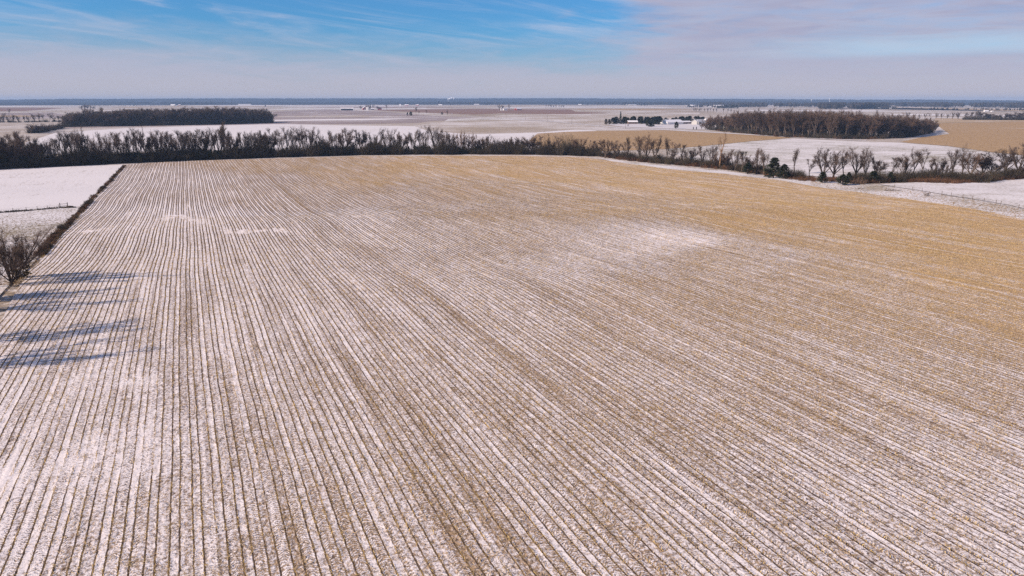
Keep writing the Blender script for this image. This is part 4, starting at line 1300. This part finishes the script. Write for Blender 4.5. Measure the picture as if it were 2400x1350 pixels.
def building(name, label, P, Wd, L, hw, hr, yaw, wall, roof, cat='building', front='door', windows=0, group=None, door_mat='dark', parts=True):
    """gabled building: ridge along local Y, gable ends at y = -L/2 and +L/2, width Wd along local X"""
    root = bpy.data.objects.new(name, None); COL.objects.link(root)
    root.location = P; root.rotation_euler = (0, 0, yaw)
    tag(root, label, cat, group)
    bm = bmesh.new()
    prism(bm, [(-Wd / 2, -L / 2, -.4), (Wd / 2, -L / 2, -.4), (Wd / 2, -L / 2, hw), (0, -L / 2, hw + hr), (-Wd / 2, -L / 2, hw)], Vector((0, L, 0)))
    obj('wall', bm_mesh('wall', bm, M[wall]), root)
    ov = .5; th = .3
    sl = hr / (Wd / 2)
    bm = bmesh.new()
    pts = [(-Wd / 2 - ov, hw - ov * sl), (0, hw + hr), (Wd / 2 + ov, hw - ov * sl), (Wd / 2 + ov, hw - ov * sl + th), (0, hw + hr + th), (-Wd / 2 - ov, hw - ov * sl + th)]
    prism(bm, [(x, -L / 2 - ov, z + .03) for x, z in pts], Vector((0, L + 2 * ov, 0)))
    obj('roof', bm_mesh('roof', bm, M[roof]), root)
    if front == 'door':
        dw = min(Wd * .34, 5)
        obj('door', bm_mesh('door', box_bm(-dw / 2, dw / 2, -L / 2 - .06, -L / 2 + .02, 0, min(hw * .85, 4.2)), M[door_mat]), root)
    if front == 'open':            # dark panel on the local +X wall paints the shade of an open bay
        obj('bay_shade_panel', bm_mesh('bay_shade_panel', box_bm(Wd / 2 - .02, Wd / 2 + .05, -L / 2 + 2, L / 2 - 2, .0, hw * .82), M['dark']), root)
    wm = None
    for k in range(windows):
        yk = -L / 2 + L * (k + .5) / windows
        if wm is None: wm = bm_mesh('window', box_bm(Wd / 2 - .02, Wd / 2 + .06, -.55, .55, 1.0, 2.4), M['dark'])
        obj('window', wm, root, loc=(0, yk, 0))
        obj('window', wm, root, loc=(0, yk, 0), rot=(0, 0, math.pi))
    return root


def silo(label, P, r, h, mat='metal', name='silo', group=None):
    root = bpy.data.objects.new(name, None); COL.objects.link(root); root.location = P
    tag(root, label, 'silo', group)
    T = Tubes(); T.tube([Vector((0, 0, -.3)), Vector((0, 0, h))], [r, r], 16); obj('silo_wall', T.mesh('silo_wall', M[mat]), root)
    T = Tubes(); T.tube([Vector((0, 0, h - .01)), Vector((0, 0, h + r * .35)), Vector((0, 0, h + r * .55))], [r * 1.04, r * .62, .08], 16); obj('silo_roof', T.mesh('silo_roof', M['roofsnow']), root)
    return root


# the white machinery barn of the near farm: gable towards us and to the left, long side running back right
P = ground(1576, 291.5)
mpp = metres(P, 1)
building('machinery_barn', 'large white machinery barn with a snow-covered roof in front of the evergreens', P + Vector((0, 4, 0)), 15, 33, 3.3, 3.4, R(-58), 'wallwhite', 'roofsnow', 'barn', 'none', 0)
P = ground(1606, 290)
building('lean_shed', 'low shed with a snowy roof at the right end of the white machinery barn', P, 9, 16, 2.6, 1.6, R(-62), 'wallbrown', 'roofsnow', 'shed', 'none')
P = ground(1482, 290.2)
building('farmhouse', 'dark-walled farmhouse with a snowy roof among the evergreens', P, 9, 14.5, 2.9, 1.9, R(-86), 'wallbrown', 'roofsnow', 'house', 'none', 3)
P = ground(1628, 291.8)
building('farmhouse', 'pale farmhouse with a gable end, left of the silo', P, 8, 11, 4.4, 2.9, R(-20), 'wallcream', 'roofsnow', 'house', 'none', 2)
P = ground(1641, 291)
building('farmhouse', 'grey-roofed second pale house between the first and the silo', P, 8, 12, 4.0, 3.0, R(-70), 'wallcream', 'roofgrey', 'house', 'none', 2)
silo('white silo right of the pale farmhouses', ground(1653, 288.8), 2.0, 6.2, 'wallwhite')
P = ground(1663, 286.5)
building('farm_shed', 'small dark shed just right of the white silo', P, 5, 10, 2.4, 1.2, R(-85), 'wallbrown', 'roofdark', 'shed', 'none')
P = ground(1706, 303.8)
building('farmhouse', 'pale house half hidden by trees, nearer gable by the right wood', P, 8, 9, 3.4, 2.8, R(15), 'wallcream', 'roofgrey', 'house', 'none', 2)
P = ground(1722, 302.5)
building('farmhouse', 'pale house half hidden at the edge of the right wood, farther gable', P, 9, 12, 4.2, 3.2, R(-60), 'wallcream', 'roofgrey', 'house', 'none', 2)
# pole barn, red barn and silos in the middle distance at left
P = ground(814, 258.5); k = metres(P, 1)
building('pole_barn', 'long open-fronted white barn with a flat snowy roof on the plain', P, 11, 31 * k, 4.2 * k, 1.6 * k, R(-88), 'wallwhite', 'roofsnow', 'barn', 'open')
P = ground(854, 257.8); k = metres(P, 1)
building('red_barn', 'red barn with a white roof beside two white silos', P, 8 * k, 10 * k, 4.2 * k, 2.8 * k, R(20), 'red', 'roofsnow', 'barn', 'door', door_mat='wallwhite')
silo('white silo touching the red barn, left of two', ground(859.5, 258.2), 1.4 * k, 6.0 * k, 'wallwhite', group='silos beside the red barn')
silo('taller white silo right of two beside the red barn', ground(862.5, 258.2), 1.3 * k, 6.8 * k, 'wallwhite', group='silos beside the red barn')
P = ground(873, 257.3)
building('farmhouse', 'small white-roofed house right of the two silos', P, 6 * k, 8 * k, 2.6 * k, 1.6 * k, R(-75), 'wallgrey', 'roofsnow', 'house', 'none')
P = ground(890, 257.3)
building('farm_shed', 'small red shed right of the farm with two silos', P, 6 * k, 9 * k, 3 * k, 1.9 * k, R(-80), 'red', 'roofdark', 'shed', 'none')
P = ground(1176, 259); k = metres(P, 1)
building('farmhouse', 'white gabled farmhouse between bare trees on the far plain', P, 5 * k, 6 * k, 4 * k, 2.6 * k, R(10), 'wallwhite', 'roofgrey', 'house', 'none')
P = ground(1184, 258.7)
building('farmhouse', 'grey-roofed white house joined to the gabled farmhouse', P, 7 * k, 9 * k, 3.4 * k, 2.2 * k, R(-75), 'wallwhite', 'roofgrey', 'house', 'none')
P = ground(1214, 258.2)
building('red_barn', 'red barn with a pale roof right of the white farmhouse', P, 10 * k, 15 * k, 2.6 * k, 2.6 * k, R(-50), 'red', 'roofsnow', 'barn', 'door')

FAR = [  # x, base, width px, wall px, roof px, wall, roof, label
    (36, 245.3, 4, 1.6, .8, 'wallwhite', 'roofsnow', 'tiny white shed, left of two on the far left horizon'), (44, 245.3, 5, 1.6, .8, 'wallwhite', 'roofsnow', 'tiny white shed, right of two on the far left horizon'),
    (215, 246.2, 30, 1.8, 1.4, 'wallwhite', 'roofsnow', 'long white shed behind the clump above the left wood'), (257, 245.6, 8, 1.6, 1, 'wallcream', 'roofsnow', 'small white house right of the clump above the left wood'),
    (406, 247.6, 13, 2.2, 1.6, 'wallwhite', 'roofsnow', 'white barn on the horizon over the left wood'), (421, 247.6, 6, 1.8, 1.2, 'red', 'roofsnow', 'small red-walled shed beside the white horizon barn'),
    (511, 242.8, 46, 1.0, 1.0, 'wallwhite', 'roofsnow', 'very long white poultry shed above the right part of the left wood'), (574, 246, 36, 1.4, 1.0, 'wallwhite', 'roofsnow', 'low white shed right of the grey silo'),
    (668, 243.8, 22, 1.6, 1.3, 'wallgrey', 'roofsnow', 'white-roofed barn on the horizon right of the left wood'), (905, 243.6, 14, 1.2, 1.0, 'wallwhite', 'roofsnow', 'white roofs above the lone tree by the red shed'),
    (917, 244, 5, 1.8, 1.0, 'wallwhite', 'roofsnow', 'small bright house on the horizon beyond the red shed'), (938, 248.8, 4, 3.2, 1.8, 'wallwhite', 'roofsnow', 'narrow tall white building on the horizon'),
    (953, 248.2, 11, 2.2, 1.8, 'red', 'roofsnow', 'red barn right of the narrow white building'), (978, 247.6, 9, 2.0, 1.2, 'red', 'roofsnow', 'second red barn on the horizon, farther right'),
    (985, 243.8, 22, 1.0, .8, 'wallgrey', 'roofsnow', 'long white roof behind the second red horizon barn'), (1032, 247, 10, 1.8, 1.4, 'wallwhite', 'roofsnow', 'white house right of the dark horizon spruces'),
    (1117, 246.2, 15, 1.5, 1.2, 'wallgrey', 'roofsnow', 'white-roofed barn before the distant woods'), (1359, 246.8, 9, 1.4, 1.6, 'wallgrey', 'roofsnow', 'snowy roofed house beside the far spruce pair'),
    (1441, 243.8, 4, 1.4, 1, 'wallwhite', 'roofsnow', 'bright speck of a house in the distant woods'), (1466, 245.6, 12, 2.0, 1.4, 'wallwhite', 'roofsnow', 'white barn left in the horizon farm group'),
    (1482, 246.8, 22, 1.2, 1.0, 'wallcream', 'roofsnow', 'low long shed in the horizon farm group'), (1480, 242, 10, 1.2, 1.0, 'wallgrey', 'roofsnow', 'white roof behind the horizon farm group'),
    (1611, 250.3, 7, 1.6, 1.0, 'wallwhite', 'roofsnow', 'low white shed left of the horizon grain barn'), (1621, 250.3, 10, 2.6, 2.4, 'wallwhite', 'roofsnow', 'bright white grain barn on the horizon at right'),
    (1634, 250.8, 10, 1.4, .8, 'wallwhite', 'roofsnow', 'low white shed right of the grain barn'), (1663, 253.2, 10, 2.2, 1.8, 'wallgrey', 'roofsnow', 'grey house with snowy roof before the long factory'),
    (1685, 251.5, 32, 4.6, 1.4, 'wallcream', 'roofsnow', 'long pale factory building on the right horizon'), (1725, 253.6, 12, 1.6, 1.2, 'wallgrey', 'roofsnow', 'low shed right of the dark horizon evergreens'),
    (1750, 243.2, 5, 1.2, .8, 'wallwhite', 'roofsnow', 'tiny white house in the far woods, left of three'), (1766, 242.8, 10, 1.2, .8, 'wallwhite', 'roofsnow', 'white houses in the far woods, middle of three'), (1788, 242.2, 7, 1.0, .8, 'wallwhite', 'roofsnow', 'tiny white house in the far woods, right of three'),
    (1625, 240.8, 6, 1.1, .8, 'wallwhite', 'roofsnow', 'white roof in the woods above the grain barn'), (1638, 241, 5, 1.2, .9, 'wallwhite', 'roofsnow', 'white house in the woods above the grain barn, right'),
    (2061, 254.2, 7, 1.4, 1.0, 'wallwhite', 'roofsnow', 'white house at the foot of the dark horizon wood'), (2086, 255, 6, 1.4, 1.0, 'wallcream', 'roofsnow', 'small pale house right of the dark horizon wood'),
    (2311, 261.5, 12, 1.8, 1.8, 'wallwhite', 'roofsnow', 'white farm building above the far right copse'), (2325, 261.8, 6, 1.4, 1.0, 'wallwhite', 'roofsnow', 'small white shed above the far right copse'),
]
for x, b, w, hw, hr, wa, ro, lab in FAR:
    P = ground(x, b); k = metres(P, 1)
    w *= .8; hw *= .85; hr *= .85
    building('far_barn' if ('barn' in lab or 'shed' in lab) else 'far_house', lab, P, max(7.0, w * k * .35), w * k, hw * k, hr * k, R(90 + rnd.uniform(-8, 8)), wa, ro, 'building', 'none', group='buildings on the horizon')
silo('grey silo between long white sheds on the left horizon', ground(536, 245), metres(ground(536, 245), 1.0), metres(ground(536, 245), 4.5))
for x, b, t, w in [(994, 246, 239, 1), (1000, 246, 238, .9), (1005, 246, 238.4, .9), (1010, 246, 239, 1), (1364, 247, 237.5, 1), (1378, 247, 240, 1.2), (1503, 248, 240, 1.3), (1511, 248, 239.5, 1.3), (1517, 248, 240.5, 1.2), (866, 243, 238, 1)]:
    plant_px('spruce1', x, b, t, 'dark spruce among the farm buildings on the horizon', 'horizon spruces', wide=w)
for x in range(1682, 1728, 5):
    plant_px('cedar1', x, 254, 245.5 + rnd.uniform(0, 2), 'dark evergreen in the row before the long pale factory', 'evergreens before the factory', wide=2.2)


def water_tower(x, top, label):
    P = ground(x, 243.5); h = top_height(P, top)
    root = bpy.data.objects.new('water_tower', None); COL.objects.link(root); root.location = P
    tag(root, label, 'water tower')
    r = metres(P, 1.3)
    T = Tubes(); T.tube([Vector((0, 0, -1)), Vector((0, 0, h * .1)), Vector((0, 0, h - 2 * r))], [r * .6, r * .38, r * .38], 10); obj('tower_stem', T.mesh('tower_stem', M['wallwhite']), root)
    T = Tubes(); zs = [(-1, .36), (-.7, .75), (-.2, 1), (.3, .95), (.7, .65), (1, .05)]
    T.tube([Vector((0, 0, h - r + q * r * .9)) for q, _ in zs], [r * s for _, s in zs], 12); obj('tank', T.mesh('tank', M['wallwhite']), root)


water_tower(1901, 232, 'distant white water tower, the smaller on the right horizon')
water_tower(1943.5, 230.5, 'distant white water tower, the taller on the right horizon')

# ------------------------------------------------------------------ far woods and hills
def far_tree(seed):
    rng = random.Random(seed)
    bm = bmesh.new()
    bmesh.ops.create_icosphere(bm, subdivisions=2, radius=1.0)
    for v in bm.verts:
        v.co *= 1 + rng.uniform(-.28, .28)
        v.co.z = max(v.co.z, -.75)
        v.co = Vector((v.co.x * 5.4, v.co.y * 5.4, v.co.z * 7.5 + 10.5))
    bmesh.ops.create_cone(bm, cap_ends=False, segments=5, radius1=.8, radius2=.5, depth=6, matrix=Matrix.Translation((0, 0, 2.5)))
    return source(bm_mesh('far_tree', bm, M['farwood']))


FT = [far_tree(600 + k) for k in range(5)]


def far_wood(name, label, line, depth, n, s0=.6, s1=1.45):
    P = along_px(line, n, depth)
    if depth > 500:      # thinner and thicker stretches
        t = P[:, 0] / P[:, 1] * 40
        P = P[NR.random(len(P)) < .5 + .28 * np.sin(t * 1.3 + depth) + .22 * np.sin(t * 3.1) + .15 * np.sin(t * 7.7)]
    scatter(name, P, FT, scl=NR.uniform(s0, s1, len(P)), label=label)


far_wood('far_woodland', 'hazy blue woods along the left horizon', [(-80, 243.6), (200, 243.4), (280, 245.8), (480, 246.2), (560, 244.8), (640, 243.4)], 1500, 4200)
far_wood('far_woodland', 'hazy blue woods along the middle horizon', [(600, 243.2), (900, 243.4), (1000, 245.6), (1170, 246.2), (1200, 243.6), (1370, 243.4), (1400, 246), (1600, 246.4)], 1400, 5000)
far_wood('far_woodland', 'hazy blue woods along the right horizon', [(1560, 246), (1620, 247.5), (1740, 251.5), (1920, 252), (2080, 250), (2200, 252), (2480, 254)], 1500, 5200)
far_wood('far_woodland', 'darker wood standing forward on the right horizon', [(1918, 255.5), (1960, 256.4), (2020, 256), (2082, 252.5)], 900, 1500, .9, 1.5)
P = along_px([(-60, 287.5), (60, 287), (147, 285.3)], 110, 6)
scatter('hedge_brush', P, BR, scl=NR.uniform(.6, 1.2, len(P)), label='brush under the hedgerow left of the dark wood')
P = np.concatenate([along_px([(70, 313), (100, 310), (146, 301)], 120, 14), along_px([(2258, 281), (2420, 282)], 260, 45)])
scatter('hedge_brush', P, BR, scl=NR.uniform(.8, 1.9, len(P)), label='brush filling the grey clumps at both ends of the plain')
for i, (x0, x1, b, n) in enumerate([(925, 1000, 246, 40), (1455, 1530, 246.5, 40), (1605, 1740, 252, 70), (30, 60, 245, 16), (395, 425, 247.2, 16), (1020, 1060, 246.5, 24), (2040, 2100, 254.6, 30)]):
    P = along_px([(x0, b), (x1, b)], n, 160)
    scatter('farm_trees', P, FT, scl=NR.uniform(.3, .8, len(P)), label='dark trees standing round the far farm buildings')
far_wood('far_hedges', 'thin grey hedges across the far right fields', [(2080, 257), (2220, 257.5), (2420, 260)], 25, 90, .25, .5)
far_wood('far_hedges', 'thin dark hedge between the far left fields', [(200, 249.2), (330, 248.6), (430, 248.4)], 20, 60, .2, .35)


def hill(name, dist, x0, x1, y_top_px, seed, wob):
    """a low wooded rise across the horizon"""
    rng = np.random.default_rng(seed)
    n = 420
    px = np.linspace(x0, x1, n)
    ph = rng.random(8) * 6.28
    prof = sum(np.sin(px / s + p) * w for s, p, w in zip((310, 150, 67, 31, 13, 6), ph, (.5, .5, .35, .25, .2, .16)))
    ytop = np.interp(px, [p[0] for p in y_top_px], [p[1] for p in y_top_px]) + prof * wob + rng.normal(0, .15, n)
    az = np.arctan2(px - 1200, FPX * CP + 439 * SP)
    zt = CAM_H - (ytop - 236) / FPX * dist
    rows = []
    for dd, f in ((-700, 0.0), (-420, .5), (-150, .9), (0, 1.0), (300, .85), (900, -.05)):
        z = Z0 + (zt - Z0) * f - (1 if f <= 0 else 0)
        rows.append(np.stack([np.sin(az) * (dist + dd), np.cos(az) * (dist + dd), z + rng.normal(0, .8, n) * (f > 0)], -1))
    V = np.concatenate(rows)
    i = np.arange(len(rows) - 1)[:, None]; j = np.arange(n - 1)[None]
    F = np.stack([i * n + j, i * n + j + 1, (i + 1) * n + j + 1, (i + 1) * n + j], -1).reshape(-1, 4)
    tag(obj(name, mesh_from(name, V, F, M['farwood'])), kind='structure')


hill('hills', 7400, -260, 2660, [(-260, 240), (0, 240), (400, 239.4), (700, 238.6), (1200, 238.0), (1600, 237.8), (2000, 239), (2400, 241), (2660, 241)], 5, 1.0)
hill('hills', 9600, -260, 2660, [(-260, 235), (0, 234.4), (150, 232.6), (300, 232.2), (700, 230.6), (1200, 230.6), (1500, 231.8), (1900, 233.0), (2400, 235.4), (2660, 236)], 9, .45)

# steam plume over the far woods
P = ground(1055, 243.2)
k = metres(P, 1)
bm = bmesh.new()
rng = random.Random(3)
for q in range(26):
    t = q / 25
    m4 = Matrix.Translation((k * (t * 15 - 5 + rng.gauss(0, 1)), rng.gauss(0, 20), k * (11.0 + 2.4 * t + rng.gauss(0, .6) * (.5 + t)))) @ Matrix.Diagonal((1, 1, .55, 1))
    bmesh.ops.create_icosphere(bm, subdivisions=2, radius=k * rng.uniform(.9, 1.9) * (1.15 - .5 * abs(t - .4)), matrix=m4)
bmesh.ops.create_cone(bm, cap_ends=True, segments=8, radius1=k * .35, radius2=k * .3, depth=k * 10, matrix=Matrix.Translation((-k * 4.5, 0, k * 4.8)))
sm, g, b = new_mat('white_steam')
b.inputs['Base Color'].default_value = (.85, .85, .87, 1)
b.inputs['Roughness'].default_value = 1
o = obj('steam_plume', bm_mesh('steam_plume', bm, sm), loc=P)
tag(o, 'white steam plume rising above the distant woods near the middle of the horizon', 'steam plume')

# ------------------------------------------------------------------ the air
bm = box_bm(-9800, 9800, -900, 11000, Z0 - 1.5, 70)
hm = bpy.data.materials.new('haze_air'); hm.use_nodes = True
t = hm.node_tree; t.nodes.clear()
ho = t.nodes.new('ShaderNodeOutputMaterial'); pv = t.nodes.new('ShaderNodeVolumePrincipled')
pv.inputs['Color'].default_value = (.40, .60, .92, 1)
pv.inputs['Density'].default_value = 0.85e-4
pv.inputs['Anisotropy'].default_value = 0.0
t.links.new(pv.outputs[0], ho.inputs['Volume'])
tag(obj('haze', bm_mesh('haze', bm, hm)), kind='stuff')
print('trees', N_TREES[0])
